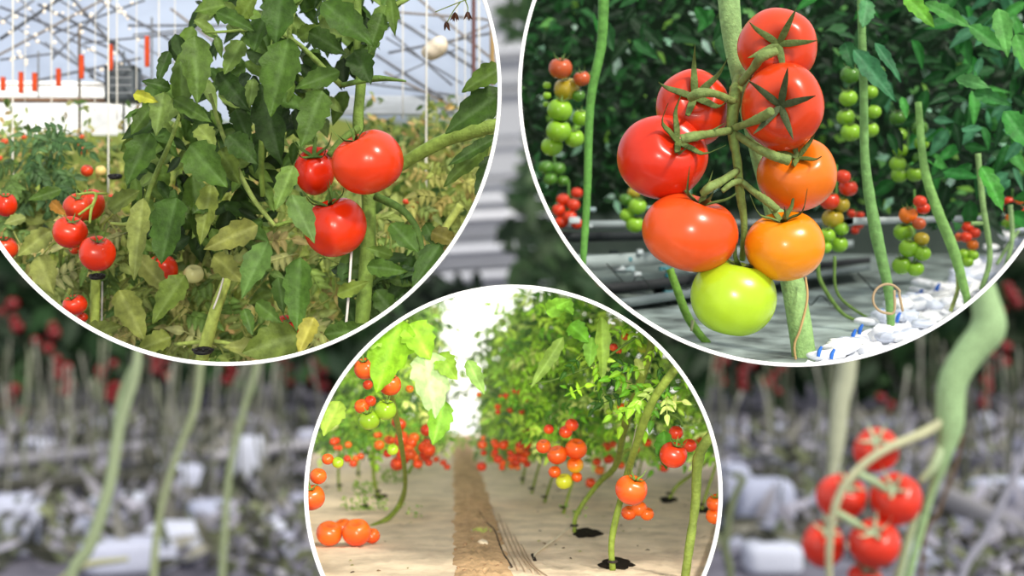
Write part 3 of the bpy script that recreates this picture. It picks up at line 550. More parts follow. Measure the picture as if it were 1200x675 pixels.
bunch([(1182, 236, 6, 'r'), (1182, 246, 6, 'r'), (1184, 254, 6, 'o'), (1180, 262, 6, 'g'), (1195, 234, 6, 'o'), (1196, 246, 5, 'r')], 1.75, 'at the far right edge', 'tiny bunch at far right')
bunch([(1000, 258, 5, 'r'), (1006, 263, 6, 'r'), (1002, 270, 5, 'r'), (998, 250, 5, 'r'), (1008, 252, 5, 'r')], 1.95, 'hidden behind the upright vine', 'tiny red bunch')
# hero truss
DV = 1.36
hv = empty('tomato_vine', P(945, 425, DV), 'thick pale green vine carrying the large ripening truss', 'vine')
mb = MB(2); tpx(mb, [(946, 445, DV), (937, 380, DV), (926, 320, DV+.01), (905, 240, DV+.03), (884, 160, DV+.02), (868, 95, DV), (858, 40, DV), (852, -25, DV)], [28, 28, 27, 22, 20, 20, 24, 27], hexc('#8fb470'), sides=20, n=60, bumps=.012); mb.build('main_stem', M_stem, parent=hv)
mb = MB(2); tpx(mb, [(866, 92, 1.315), (861, 115, 1.29), (858, 150, 1.285), (864, 190, 1.29), (867, 225, 1.295), (872, 262, 1.30), (870, 305, 1.31)], [13, 17, 12, 10, 11, 8, 7], hexc('#7f9a4e'), sides=14, n=50, bumps=.04); mb.build('truss_stalk', M_stem, parent=hv)
for pts, w in ((((868, 98, 1.285), (884, 78, 1.27), (893, 66, 1.26), (910, 60, 1.262)), [9, 10, 13, 10]), (((862, 120, 1.285), (838, 110, 1.27), (820, 109, 1.262), (808, 115, 1.268)), [9, 9, 12, 10]), (((860, 150, 1.28), (880, 143, 1.26), (893, 137, 1.245), (904, 130, 1.235)), [8, 10, 12, 10]),
               (((856, 153, 1.28), (830, 157, 1.26), (812, 160, 1.245), (798, 163, 1.245)), [9, 9, 12, 10]), (((862, 157, 1.285), (885, 172, 1.27), (905, 182, 1.26), (925, 188, 1.262)), [9, 10, 11, 13]), (((864, 200, 1.285), (846, 212, 1.27), (833, 219, 1.26), (823, 227, 1.265)), [8, 10, 12, 9]),
               (((868, 212, 1.285), (885, 226, 1.28), (898, 235, 1.27), (912, 246, 1.27)), [8, 8, 10, 8]), (((868, 212, 1.285), (858, 215, 1.27), (846, 224, 1.27)), [8, 7, 6])):
    mb = MB(2); tpx(mb, pts, w, hexc('#7c9150'), sides=12, n=22, bumps=.04); mb.build('pedicel', M_stem, parent=hv)
mb = MB(2); tpx(mb, [(944, 325, DV-.012), (946, 350, DV-.022), (938, 385, DV-.022), (931, 405, DV-.02), (934, 430, DV-.015)], 3, hexc('#c0a070'), sides=6, n=30); tag(mb.build('twine', M_matte), 'tan twine winding around the thick vine under the orange tomato', 'twine')
hs = '#63753c'
for px, py, d, rx, ry, c1, c2, cal, cl, lab, rot in (
    (911, 55, 1.30, 47, 45.5, '#d83a1c', '#d22d16', (-.12, .05), 40, 'red tomato at the very top of the ripening truss', 0),
    (812, 127, 1.31, 43.5, 46.5, '#d02c18', '#c32014', (-.05, -.3), 42, 'red tomato at upper left of the truss, pale streak across it', 0),
    (776, 184, 1.285, 54, 50, '#cf2314', '#c81c10', (.4, -.42), 40, 'large glossy red tomato, leftmost of the truss', .1),
    (917, 125, 1.275, 48, 52, '#dc3a18', '#d42a14', (-.25, .08), 42, 'big orange-red tomato at right facing forward with sepals darkened for shade', 0),
    (934, 204, 1.30, 47, 44, '#ec7a18', '#e2560f', (-.12, -.55), 30, 'orange tomato on the right below the two red ones', .05),
    (809, 272, 1.275, 57, 46.5, '#d94a18', '#e0581c', (.25, -.93), 36, 'wide orange-red tomato at the lower left of the truss', -.1),
    (920, 288, 1.275, 47, 41.5, '#ee8a10', '#f0950f', (-.15, -.93), 34, 'yellow-orange tomato at the lower right of the truss', 0),
    (860, 348, 1.285, 50.5, 46, '#a3c022', '#a9cc2c', (.2, -.97), 36, 'bright green unripe tomato at the bottom of the truss', 0)):
    tomato(px, py, d, rx, ry, c1, c2, lab, None, 2, cal=cal, calyx_len=cl*1.08, calcol='#485332' if 'forward' in lab else hs, hi=True, lob=.018, rot=rot)  # forward tomato has shading put into a darker sepal colour

# ================================================================ VIEW 3 (lower middle)
def gpy(d): return 402+360/d
def D3(py): return 360/(py-402)
disc(3, 3.4, lambda x, y: (1, 1, .98), mat('daylight_film_glow', .9, 0, (3, .02), emit=.9), 'wall_lower')  # emission stands for bright daylight coming through the end film
def bed(x, y, d):
    return hexc('#e2cdb0')
o = ground(3, 1.21, 3.35, 330, 880, gpy, bed, M_ground, 'floor', nx=120, ny=90, bump=.0004); o['kind'] = 'structure'
# soil furrow between the beds
mb = MB(3); v = []; ny, nx = 80, 24
for d in 1/np.linspace(1/1.21, 1/3.3, ny):
    y = gpy(d); sg = 1.3/d*(math.sin(d*43)+math.sin(d*97+1)+.7*math.sin(d*171)); xl = np.interp(y, [505, 700], [530, 530])+2.2*sg; xr = np.interp(y, [505, 700], [549, 612])-2.2*sg
    for i in range(nx):
        t = i/(nx-1); p = P(xl+(xr-xl)*t, y, d); p[2] += .0045*math.sin(math.pi*t)**.3*(1) +.0012*rng.standard_normal()*math.sin(math.pi*t); v.append(p-np.array([0, 0, .002]))
mb.add(v, grid_faces(ny, nx), hexc('#c8a67e')); o = mb.build('soil_path', M_soil); tag(o, 'bare brown soil path running between the two covered beds', 'path')
for i in range(60):
    y = rng.uniform(525, 672); t = rng.uniform(.05, .95); x = 530+t*np.interp(y, [505, 700], [19, 82]); d = D3(y); r = rng.uniform(.8, 2.6)*1.3/d
    tomato(x, y-r, d, r*1.2, r, '#a08060', '#7a5c40', 'small brown soil clod on the path', 'soil clods on the path', 3, name='soil_clod', mat_=M_soil, lob=.15, cat='clod')
tomato(566, 637, D3(640), 7, 5, '#e0d0b4', '#c0a888', 'pale stone lying on the soil path', None, 3, name='stone', mat_=M_soil, lob=.12, cat='stone')
mb = MB(3); tpx(mb, [(561, 598, D3(600)), (570, 612, D3(614)), (580, 622, D3(624)), (588, 645, D3(646)), (600, 664, D3(665))], [1.6, 2.2], hexc('#4a4038'), sides=6); tag(mb.build('drip_hose', M_matte), 'thin dark drip hose along the right side of the soil path', 'hose')
mb = MB(3)
for i in range(40): leaf(mb, P(565+rng.uniform(-10, 10), 624+rng.uniform(-2, 3), D3(626)), [rng.uniform(-1, 1), 0, 1], [0, -1, .2], S(7, 1.5), S(1.5, 1.5), pick(['#9aa850', '#b0b860']), nu=4, nv=3)
tag(mb.build('weed_tuft', M_leaf), 'small tuft of green weeds on the soil path', 'weed')
mb = MB(3); boxpx(mb, 500, 513, 580, 525, 3.28, .02, hexc('#e9c9a4')); tag(mb.build('end_wall', M_matte), 'pale peach wall base at the far end of the path', 'wall')
LG = ['#7fb020', '#97c42c', '#5f9a1c', '#b0d848', '#4c8018', '#cce878', '#33600e', '#8abc30', '#2c540c']
# row plants
rows = []
for i, (bx, by, lx, top, w, lab) in enumerate((
    (803, 678, 40, 380, 90, 'nearest right plant whose twisted stem leaves the bottom edge'),
    (718, 668, 60, 360, 70, 'plant whose stem stands in the big dark planting hole'),
    (673, 624, 70, 350, 65, 'plant with a curved stem right of the yellow tomato'),
    (660, 602, 20, 345, 55, 'plant directly behind the yellow tomato'),
    (638, 589, 20, 345, 50, 'third small stem from the path in the right row'),
    (623, 579, 15, 350, 45, 'second small stem from the path in the right row'),
    (612, 567, 10, 355, 40, 'small stem nearest the path in the right row'),
    (784, 585, 30, 380, 70, 'plant of the back right row with stem leaning right'),
    (822, 598, 20, 420, 60, 'plant at the far right edge behind the twisted stem'),
    (745, 575, 10, 370, 70, 'middle plant of the back right row'),
    (705, 565, 10, 350, 60, 'back right row plant above the curved stem'),
    (590, 552, 6, 380, 28, 'pale distant plant left in the right row'),
    (576, 542, 4, 410, 20, 'farthest hazy plant of the right row'))):
    rows.append((bx, by, lx, top, w, lab, 1))
for i, (bx, by, lx, top, w, lab) in enumerate((
    (475, 590, -15, 370, 60, 'front left plant with bent stem reaching the fallen tomatoes'),
    (443, 582, -10, 380, 55, 'left plant with straight stem and dark planting hole'),
    (398, 575, -5, 430, 50, 'leftmost plant of the left row beside the ring'),
    (420, 560, 0, 380, 50, 'leafy left plant behind the two green tomatoes'),
    (462, 556, 0, 350, 50, 'left plant behind the big pale leaf'),
    (492, 550, 0, 345, 38, 'left row plant bearing many small red tomatoes'),
    (510, 540, 0, 350, 26, 'left row plant at the edge of the bright gap'))):
    rows.append((bx, by, lx, top, w, lab, 0))
for bx, by, lx, top, w, lab, right in rows:
    d = D3(by); e = empty('tomato_plant', P(bx, by, d), lab, 'plant')
    sc = 1.5/d
    mb = MB(3)
    if by == 668: pts = [(718, 668, d), (717, 632, d), (730, 575, d), (746, 520, d-.07), (765, 470, d-.1), (795, 428, d-.11), (820, 400, d-.11)]; ws = [8, 8, 8, 9, 10, 11, 10]
    elif by == 624: pts = [(673, 624, d), (676, 602, d), (700, 568, d), (722, 545, d-.06), (732, 500, d-.16), (748, 455, d-.22), (762, 410, d-.24), (764, 385, d-.24)]; ws = [5, 6, 7, 8, 9, 10, 9, 8]
    elif by == 678: pts = [(801, 690, d), (808, 640, d), (815, 590, d), (818, 540, d-.01), (830, 515, d-.02), (860, 490, d-.02)]; ws = [10, 11, 11, 13, 13, 12]
    elif bx == 475: pts = [(434, 617, 1.68), (455, 607, 1.72), (469, 590, 1.75), (475, 565, 1.66), (470, 520, 1.5), (462, 480, 1.38), (452, 440, 1.28)]; ws = [4, 7, 7, 5.5, 6, 6.5, 6]
    elif bx == 443: pts = [(443, 582, d), (438, 558, d), (438, 530, d), (440, 490, d)]; ws = [5, 4.5, 4]
    elif bx == 784: pts = [(784, 585, d), (793, 570, d), (812, 555, d), (830, 540, d)]; ws = [4, 4.5, 4]
    else: pts = [(bx, by, d), (bx+lx*.3, by-25*sc, d), (bx+lx*.8+3, by-80*sc, d), (bx+lx, by-150*sc, d)]; ws = [5*sc, 4*sc, 5*sc]
    tpx(mb, pts, ws, hexc('#7d8f36') if by != 678 else hexc('#78883a'), sides=10, bumps=.05, n=30); mb.build('stem', M_stem, parent=e)
    if bx == 475:
        mb = MB(3); tpx(mb, [(499, 470, d), (502, 500, d), (492, 530, d), (478, 555, d)], [4, 4], hexc('#6f8a34')); mb.build('stem', M_stem, parent=e)
    if by == 624:
        mb = MB(3); tpx(mb, [(722, 545, d), (735, 527, d), (748, 535, d)], [5, 4, 3], hexc('#7d8f36')); mb.build('stem', M_stem, parent=e)
    if by == 668:
        mb = MB(3); tpx(mb, [(758, 495, d), (775, 484, d), (795, 490, d), (800, 500, d)], [5, 4, 3], hexc('#5d7a2c')); mb.build('stem', M_stem, parent=e)
        mb = MB(3); tpx(mb, [(733, 560, d-.02), (752, 470, d-.02), (742, 505, d-.03)][:2], [1, 1], hexc('#d8d0b0')); mb.build('twine', M_stem, parent=e)
    # foliage
    mb = MB(3); N = 58 if right else 52; bot = np.interp(bx, [570, 640, 720, 850], [528, 520, 520, 535]) if right else 522
    if by in (678, 668, 624): bot = 478; N = 34
    pal = list(LG)
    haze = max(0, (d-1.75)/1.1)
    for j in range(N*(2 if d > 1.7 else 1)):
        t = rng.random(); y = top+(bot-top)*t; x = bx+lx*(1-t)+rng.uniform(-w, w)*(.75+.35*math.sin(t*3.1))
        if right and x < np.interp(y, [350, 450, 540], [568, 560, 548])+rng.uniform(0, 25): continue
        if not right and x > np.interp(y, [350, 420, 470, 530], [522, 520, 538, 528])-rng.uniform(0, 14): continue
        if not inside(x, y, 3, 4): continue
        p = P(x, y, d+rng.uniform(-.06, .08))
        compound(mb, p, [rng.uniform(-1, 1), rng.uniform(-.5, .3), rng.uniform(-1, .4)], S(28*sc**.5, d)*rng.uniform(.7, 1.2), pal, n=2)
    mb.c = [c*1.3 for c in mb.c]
    if haze > 0: mb.c = [c*(1-.45*min(haze, 1))+np.array([.75, .9, .5])*.45*min(haze, 1) for c in mb.c]  # haze mixed into the leaf colour of distant plants
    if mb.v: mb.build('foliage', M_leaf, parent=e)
    mb = MB(3)
    if d < 2.3:
        tube(mb, [P(pts[0][0], pts[0][1]-9*sc, d)+np.array([S(4*sc, d)*math.cos(a), S(4*sc, d)*math.sin(a), 0]) for a in np.linspace(0, 6.28, 10)], S(1.6*sc, d), hexc('#2c2420'), sides=5, n=20); mb.build('stem_clip', M_metal, parent=e)
# extra near leaf curtains
fill = MB(3)
for i in range(3000):
    side = rng.random() < .65
    if side: x = rng.uniform(565, 850); y = rng.uniform(345, 540); d = np.interp(x, [560, 850], [2.9, 2.0])
    else: x = rng.uniform(355, 520); y = rng.uniform(360, 525); d = np.interp(x, [355, 540], [2.2, 2.9])
    if not inside(x, y, 3, 4): continue
    if side and y < np.interp(x, [560, 600, 640], [430, 370, 330])+rng.uniform(-15, 25): continue
    if not side and x > np.interp(y, [350, 420, 470, 530], [515, 520, 538, 528]): continue
    rand_leaf(fill, x, y, d, 16, ['#7aa830', '#98c448', '#4f8420', '#b8dc70', '#34600f', '#d4eca0'], nu=4, nv=3)
tag(fill.build('foliage', M_leaf), 'distant leaf wall behind both tomato rows in the lower view', 'foliage', kind='stuff')
# planting holes
for i, (x, y, w, h, lab) in enumerate(((722, 661, 18, 6, 'largest dark planting hole around the stem at the bottom right'), (688, 625, 15, 5, 'dark planting hole right of the curved stem'), (783, 586, 9, 3, 'dark planting hole of the back right row'), (446, 582, 7, 2.5, 'small dark planting hole under the straight left stem'), (824, 598, 8, 3, 'dark planting hole near the right ring edge'), (428, 594, 4, 3, 'tiny dark hole among the weeds on the left bed'))):
    mb = MB(3); n = 24; v = []
    for r in (.02, .6, 1, 1.15):
        for a in np.linspace(0, 2*math.pi, n, endpoint=False):
            rr = r*(1+.12*math.sin(3*a+i)+.08*math.sin(7*a)); q = P(x+w*rr*math.cos(a), y+h*rr*math.sin(a), D3(y+h*rr*math.sin(a))); q[2] += .0012 if r < 1.1 else .0004; v.append(q)
    mb.add(v, grid_faces(4, n, True), hexc('#1f1812')); tag(mb.build('planting_hole', M_soil), lab, 'hole')
# weeds on left bed
for i, (x, y, n) in enumerate(((428, 572, 60), (460, 558, 60), (415, 590, 40), (440, 590, 40), (672, 600, 14), (480, 598, 14))):
    mb = MB(3); d = D3(y+8)
    for _ in range(n): rand_leaf(mb, x+rng.uniform(-15, 15), y+rng.uniform(-8, 8), d, 5, ['#8cae4a', '#a3bd62', '#6f9438'], nu=4, nv=3)
    tag(mb.build('weed_tuft', M_leaf), ['feathery weeds between the two left stems', 'weeds at the foot of the small red tomatoes', 'sparse weeds at the left near the fallen tomatoes', 'weeds around the tiny dark hole', 'few weeds behind the curved right stem', 'small weeds at the bent left stem'][i], 'weed')
mb = MB(3); tpx(mb, [(669, 617, D3(620)), (650, 632, D3(634)), (628, 648, D3(650)), (626, 655, D3(656))], [1.8, 2.2], hexc('#e0d4b8'), sides=6); tag(mb.build('twine', M_matte), 'pale twine stretched over the film to a small peg', 'twine')
mb = MB(3); tpx(mb, [(624, 650, D3(651)), (627, 657, D3(657))], [4, 4], hexc('#2a2420')); tag(mb.build('ground_peg', M_matte), 'dark peg holding the pale twine in the film', 'peg')
for i in range(5):
    mb = MB(3); x = 575+i*9; tpx(mb, [(x, 590+i*12, D3(592+i*12)), (x+14, 630+i*8, D3(632+i*8)), (x+32, 668+i*2, D3(669+i*2))], [1, 2, 1], hexc('#b79f84'), sides=5); tag(mb.build('film_crease', M_ground), 'raised crease in the film along the path edge', 'crease', 'film creases')
for i in range(70):
    x = rng.uniform(370, 835); y = rng.uniform(560, 672)
    if 520 < x < 620 or not inside(x, y, 3, -8): continue
    d = D3(y); mb = MB(3); leaf(mb, P(x, y-1, d), [rng.uniform(-1, 1), rng.uniform(-1, 1), .1], [0, -.4, 1], S(rng.uniform(4, 9), d), S(3, d), pick(['#8a6a48', '#6a5038', '#a3a05a', '#4c3a2a']), nu=5, nv=3)
    tag(mb.build('dry_leaf', M_leaf), 'tiny dry leaf scrap lying on the pale bed film', 'leaf', 'dry leaf scraps on the bed film')
# near blurred leaves of the lower view
nl = empty('tomato_plant', P(450, 440, 1.23), 'near leafy shoot with big bright and pale leaves at upper left of the lower view', 'plant')
for a, b, w, c in (((470, 372), (440, 460), 52, '#8fc428'), ((480, 380), (505, 420), 40, '#9ccf38'), ((445, 385), (415, 405), 34, '#a5cf50'), ((498, 412), (512, 490), 46, '#b9d690'), ((515, 415), (535, 445), 26, '#8fb83c'), ((548, 422), (568, 462), 18, '#86ac50'), ((520, 470), (508, 522), 30, '#7fb434'), ((398, 470), (378, 510), 30, '#a8c84a')):
    mb = MB(3); leaf_px(mb, a, b, w, 1.235, hexc(c)); mb.build('leaf', M_leaf, parent=nl)
mb = MB(3); tpx(mb, [(450, 440, 1.24), (456, 410, 1.24), (478, 375, 1.24)], [5, 4, 3], hexc('#9ab848')); mb.build('stem', M_stem, parent=nl)
nr_ = empty('tomato_plant', P(640, 450, 1.3), 'hanging leafy shoot with long drooping leaves over the right row', 'plant')
for a, b, w, c in (((660, 395), (622, 455), 16, '#8fb04a'), ((705, 370), (708, 450), 18, '#9cc04a'), ((655, 352), (672, 368), 20, '#86c038'), ((668, 380), (690, 400), 24, '#6fae2e'), ((640, 365), (668, 352), 22, '#8cc63c'), ((694, 395), (690, 430), 18, '#86bb44'), ((778, 505), (780, 550), 22, '#4f8a24'), ((745, 420), (755, 440), 10, '#b8c868')):
    mb = MB(3); leaf_px(mb, a, b, w, 1.33, hexc(c)); mb.build('leaf', M_leaf, parent=nr_)
mb = MB(3); tpx(mb, [(620, 450, 1.34), (650, 445, 1.34), (700, 425, 1.34), (745, 395, 1.34)], [2, 2.5, 3], hexc('#5d7a2c')); mb.build('stem', M_stem, parent=nr_)
# tomatoes of the lower view
for x, y, r, c, lab in (
    (386, 625, 15.5, 'oo', 'orange tomato lying on the bed, left of the fallen group'), (418, 624, 17, 'or', 'largest red-orange fallen tomato on the left bed'), (436, 628, 9.5, 'or', 'small fallen tomato at the right of the fallen group'), (402, 618, 11, 'or', 'fallen tomato tucked behind the two big ones'),
    (365, 583, 16, 'or', 'large red-orange tomato cut by the left ring edge'), (373, 558, 10, 'or', 'smaller orange tomato above the one at the left ring edge'), (384, 538, 7, 'or', 'small orange tomato under the left leaves'),
    (428, 432, 13.5, 'or', 'upper left red-orange tomato behind the big bright leaf'), (457, 451, 13.5, 'or', 'red-orange tomato right of the big bright leaf'), (431, 451, 6, 'ro', 'small red tomato below the upper left one'), (424, 476, 9, 'or', 'orange-red tomato just above the lower green one'), (434, 470, 7, 'ro', 'small red tomato touching the orange-red one above the green pair'),
    (433, 492, 12.5, 'gg', 'green tomato, lower left of the green pair'), (452, 480, 13, 'gg', 'green tomato, upper right of the green pair'), (460, 527, 7, 'gy', 'small yellow-green tomato on the left stem'), (396, 542, 7, 'gy', 'small green tomato at the left under the leaves'), (480, 456, 5, 'oy', 'tiny orange tomato under the pale hanging leaf'),
    (740, 574, 19, 'or', 'large ribbed orange-red tomato hanging right of the stem in the hole'), (737, 601, 9, 'or', 'left small orange tomato under the large ribbed one'), (749, 596, 9.5, 'oo', 'middle small orange tomato under the large ribbed one'), (758, 602, 8.5, 'oo', 'right small orange tomato under the large ribbed one'),
    (789, 533, 16.5, 'rr', 'large dark red tomato at the right beside the twisted stem'), (792, 507, 8.5, 'rr', 'small red tomato above the large dark red one'), (808, 522, 8.5, 'rr', 'flat red tomato against the twisted stem'),
    (675, 526, 13, 'or', 'red-orange tomato at right in the cluster of six'), (653, 533, 12, 'or', 'orange-red tomato in the centre of the cluster of six'), (637, 523, 9, 'or', 'orange tomato at left of the cluster of six'), (670, 498, 8, 'ro', 'upper red lobe tomato above the cluster of six'), (663, 506, 8, 'ro', 'lower red tomato above the cluster of six'), (643, 503, 6, 'ro', 'small red tomato above the cluster of six at left'),
    (674, 545, 10, 'oy', 'yellow-orange tomato under the cluster of six'), (661, 564, 10, 'yy', 'bright yellow-green tomato hanging lowest before the stems'), (676, 559, 6.5, 'or', 'small red tomato right of the yellow one'), (650, 553, 7.5, 'or', 'red tomato left of the yellow one'),
    (840, 590, 12, 'or', 'orange tomato cut by the right ring edge, upper'), (838, 604, 11, 'oo', 'orange tomato cut by the right ring edge, lower'), (719, 407, 5, 'ro', 'small red tomato high among the right leaves'), (733, 394, 5, 'oo', 'pale orange tomato high near the ring'), (725, 411, 4, 'ro', 'tiny red tomato high among the right leaves'), (723, 427, 6.5, 'gg', 'small green tomato, upper one high in the right leaves'), (725, 443, 8, 'gg', 'green tomato, lower one high in the right leaves'), (753, 408, 6, 'gy', 'yellow-green tomato high near the right ring'),
    (714, 482, 4.5, 'gg', 'small green tomato among the middle right leaves'), (728, 477, 5, 'oy', 'yellow tomato among the middle right leaves')):
    cm = {'o': '#e8651a', 'r': '#d2321a', 'g': '#93b826', 'y': '#c8cc30'}
    dd = 1.28 if x < 450 and y > 530 else (1.30 if (r > 12) else 1.42)
    if 'fallen' in lab or 'lying' in lab: dd = D3(y+r)+(.04 if 'behind' in lab else 0)
    if x > 640 and y < 570 and r < 14: dd = 1.5 if x < 700 else 1.45
    tomato(x, y, dd, r, r*.93, cm[c[0]], cm[c[1]], lab, None, 3, calyx_len=(r*.8 if r > 10 and dd < 1.45 and 'fallen' not in lab and 'lying' not in lab else None), calcol='#6f8a3a', hi=r > 12, lob=.04 if r == 19 else .025)
cnt = 0
for (x0, x1, y0, y1, n, r, grp, lab) in ((462, 512, 492, 545, 26, 6.5, 'small red tomatoes of the left row', 'small red tomato low in the left row beside the path'), (440, 470, 500, 535, 9, 5, 'tiny tomatoes in the left row', 'tiny orange-red tomato among the left row stems'), (580, 606, 538, 546, 0, 4, '', ''),
        (562, 620, 518, 550, 30, 4.8, 'small red tomatoes near the path in the right row', 'small red tomato at the bottom of the right row near the path'), (690, 845, 515, 570, 26, 5, 'small red tomatoes of the back right row', 'small red tomato behind the tall right stems'), (555, 640, 455, 515, 16, 3.2, 'tiny distant tomatoes in the hazy right leaves', 'tiny tomato up in the hazy right leaves'), (375, 450, 515, 545, 10, 4, 'tiny tomatoes at far left of the lower view', 'tiny orange tomato at the far left under leaves')):
    for i in range(n):
        x = rng.uniform(x0, x1); y = rng.uniform(y0, y1); rr = r*rng.uniform(.7, 1.3)
        if x0 == 562: y = 548-(x-562)*.0-rng.uniform(0, 30)
        if not inside(x, y, 3, -8): continue
        c = random.choice(['#e04a1a', '#e4581c', '#d0341a', '#e87020'])
        tomato(x, y, (1.75 if x < 540 else 1.9)+rng.uniform(-.05, .05), rr, rr*.92, c, c, lab, grp, 3)
for x, y in ((605, 540), (612, 545), (598, 536)): tomato(x-88+rng.uniform(-3, 3), y+2, 2.0, 4, 3.6, '#de4420', '#d03a1a', 'small red tomato lying beside the path on the left bed', 'tomatoes fallen beside the path', 3)

# ================================================================ THE BLURRED GREENHOUSE BEHIND
def wallbox(name, x0, x1, y0, y1, z0, z1, c, m, lab=None, cat=None):
    v = np.array([[x, y, z] for y in (y0, y1) for x, z in ((x0, z0), (x1, z0), (x1, z1), (x0, z1))], float)
    f = [[0, 1, 2, 3], [7, 6, 5, 4], [0, 4, 5, 1], [1, 5, 6, 2], [2, 6, 7, 3], [3, 7, 4, 0]]
    mb = MB(); mb.add(v, f, c); o = mb.build(name, m, smooth=False)
    if lab: tag(o, lab, cat)
    else: o['kind'] = 'structure'
    return o
wallbox('floor', -14, 14, -2, 26, -.2, 0, hexc('#6a6874'), M_floor_far)
wallbox('wall_back', -14, 14, 24, 24.2, 0, 9, hexc('#28382a'), M_floor_far)
DF = ['#1f3a1c', '#2c4a28', '#16301a', '#35542e', '#3a4a38', '#24301f']
for i, (x0, x1, d, lab) in enumerate(((-8, -1.6, 19, 'dark blurred row of tomato foliage behind the left view'), (1.0, 8, 18, 'dark blurred row of tomato foliage behind the right view'), (-1.6, 1.0, 21, 'dark blurred leaves under the pale louvred wall in the middle'))):
    mb = MB()
    n = int((x1-x0)*330)
    for j in range(n):
        top = 5.2 if i < 2 else 1.5
        x = rng.uniform(x0, x1); z = rng.uniform(.35, top)
        t = [rng.uniform(-1, 1), rng.uniform(-.4, .4), rng.uniform(-1.2, .2)]; L = rng.uniform(.3, .55)
        leaf(mb, np.array([x, d+rng.uniform(-.5, .9), z]), t, [rng.uniform(-.6, .6), -1, rng.uniform(0, .6)], L, L*.5, pick(DF), nu=4, nv=3)
    tag(mb.build('foliage', M_leaf_far), lab, 'foliage', kind='stuff')
# foliage close to the gap between the upper rings
e = empty('tomato_plant', P(640, 400, 9), 'dark blurred bush between the two upper rings', 'plant')
mb = MB()
for j in range(420):
    x = rng.uniform(575, 700); y = rng.uniform(150, 420)
    if x < np.interp(y, [150, 200, 260, 330, 420], [625, 612, 590, 600, 560]): continue
    rand_leaf(mb, x, y, rng.uniform(8.6, 9.6), 34, ['#2f4a2c', '#46603c', '#263c24', '#5a6e50'], nu=5, nv=3)
for j in range(70): rand_leaf(mb, rng.uniform(590, 640), rng.uniform(-30, 45), 9, 26, ['#46603c', '#33502e'], nu=5, nv=3)
for j in range(110): rand_leaf(mb, rng.uniform(470, 560), rng.uniform(330, 420), 9.3, 34, ['#2f4030', '#3a4a3a', '#263028'], nu=5, nv=3)
mb.build('foliage', M_leaf_far, parent=e)
# pale louvred wall
lw = empty('louvred_wall', P(570, 340, 14), 'pale grey louvred greenhouse wall seen between the upper rings', 'wall')
a = P(500, 345, 14); b = P(665, -60, 14)
v = np.array([[x, y, z] for y in (14, 14.1) for x, z in ((a[0], a[2]), (b[0], a[2]), (b[0], b[2]), (a[0], b[2]))]); mb = MB(); mb.add(v, [[0, 1, 2, 3], [7, 6, 5, 4], [0, 4, 5, 1], [1, 5, 6, 2], [2, 6, 7, 3], [3, 7, 4, 0]], hexc('#b4b6bc')); mb.build('panel', M_matte, parent=lw, smooth=False)
for y, c, w in ((20, '#a2a4ac', 6), (60, '#c4c6cc', 10), (100, '#8a8d94', 8), (160, '#9497a0', 5), (205, '#96989f', 7), (232, '#d6d8de', 10), (252, '#dfe0e6', 12), (268, '#9a9ca4', 7), (290, '#d0d2da', 12), (305, '#9a9ca4', 7), (322, '#c0c2ca', 12), (338, '#8f9199', 6)):
    mb = MB(); tube(mb, [P(495, y+6, 13.9), P(670, y-4, 13.9)], S(w/2, 14), hexc(c), sides=6, n=6); mb.build('slat', M_matte, parent=lw)
# distant red tomatoes
for i, (cx, cy) in enumerate(((58, 425), (80, 445), (20, 470), (130, 440), (185, 428), (180, 420), (270, 432), (330, 435), (55, 395), (140, 460), (20, 500), (10, 370), (880, 440), (905, 445), (1075, 500), (1040, 480), (835, 435), (1150, 460), (1160, 500), (1185, 350), (1170, 420), (690, 345), (675, 350), (380, 440))):
    for j in range(4):
        r = rng.uniform(4.5, 8.5); tomato(cx+rng.uniform(-13, 13), cy+(j-1.5)*9, 16.5, r, r*.95, '#7a1216', '#5c0f12', 'blurred dull red tomato in the distant dark rows', 'blurred red tomatoes in the distant rows', None)
# thin distant stems
for i in range(150):
    x = rng.uniform(-10, 370) if i < 85 else rng.uniform(835, 1210); y0 = rng.uniform(385, 450) if i % 3 else rng.uniform(440, 490); d = rng.uniform(9, 17); y1 = 337.5+1.5*F/d
    mb = MB(); tube(mb, [P(x, y0, d), P(x+rng.uniform(-14, 14), (y0+y1)/2, d), P(x+rng.uniform(-18, 18), y1, d)], S(rng.uniform(2, 4)/2, d), pick(['#74746a', '#5c6050', '#8a8a80', '#4c4e44', '#3a3c38', '#7c806c']), sides=5, n=6)
    tag(mb.build('vine_stem', M_matte), 'thin blurred bare vine standing over the far grow blocks', 'vine', 'thin bare vines in the distance')
# rows of pale grow blocks
def slab(px, py, d, w, h, dep, c, lab, grp=None, rz=0):
    """rounded block standing on the floor, its base centre at px on the ground at distance d"""
    n = 12; sup = 5; u = np.linspace(-math.pi/2, math.pi/2, n)[:, None]; a = np.linspace(0, 2*math.pi, 24, endpoint=False)[None, :]
    sg = lambda x: np.sign(x)*np.abs(x)**(2/sup)
    X = sg(np.cos(u))*sg(np.cos(a))*w/2; Y = sg(np.cos(u))*sg(np.sin(a))*dep/2; Z = (sg(np.sin(u))+0*a)*h/2+h/2
    x, y = X*math.cos(rz)-Y*math.sin(rz), X*math.sin(rz)+Y*math.cos(rz)
    base = np.array([(px-600)/F*d, d, 0 if py is None else CAMZ-(py-337.5)/F*d])
    mb = MB(); mb.add(np.stack([x, y, Z], -1).reshape(-1, 3)+base, grid_faces(n, 24, True), c)
    tag(mb.build('grow_block', M_matte), lab, 'block', grp)
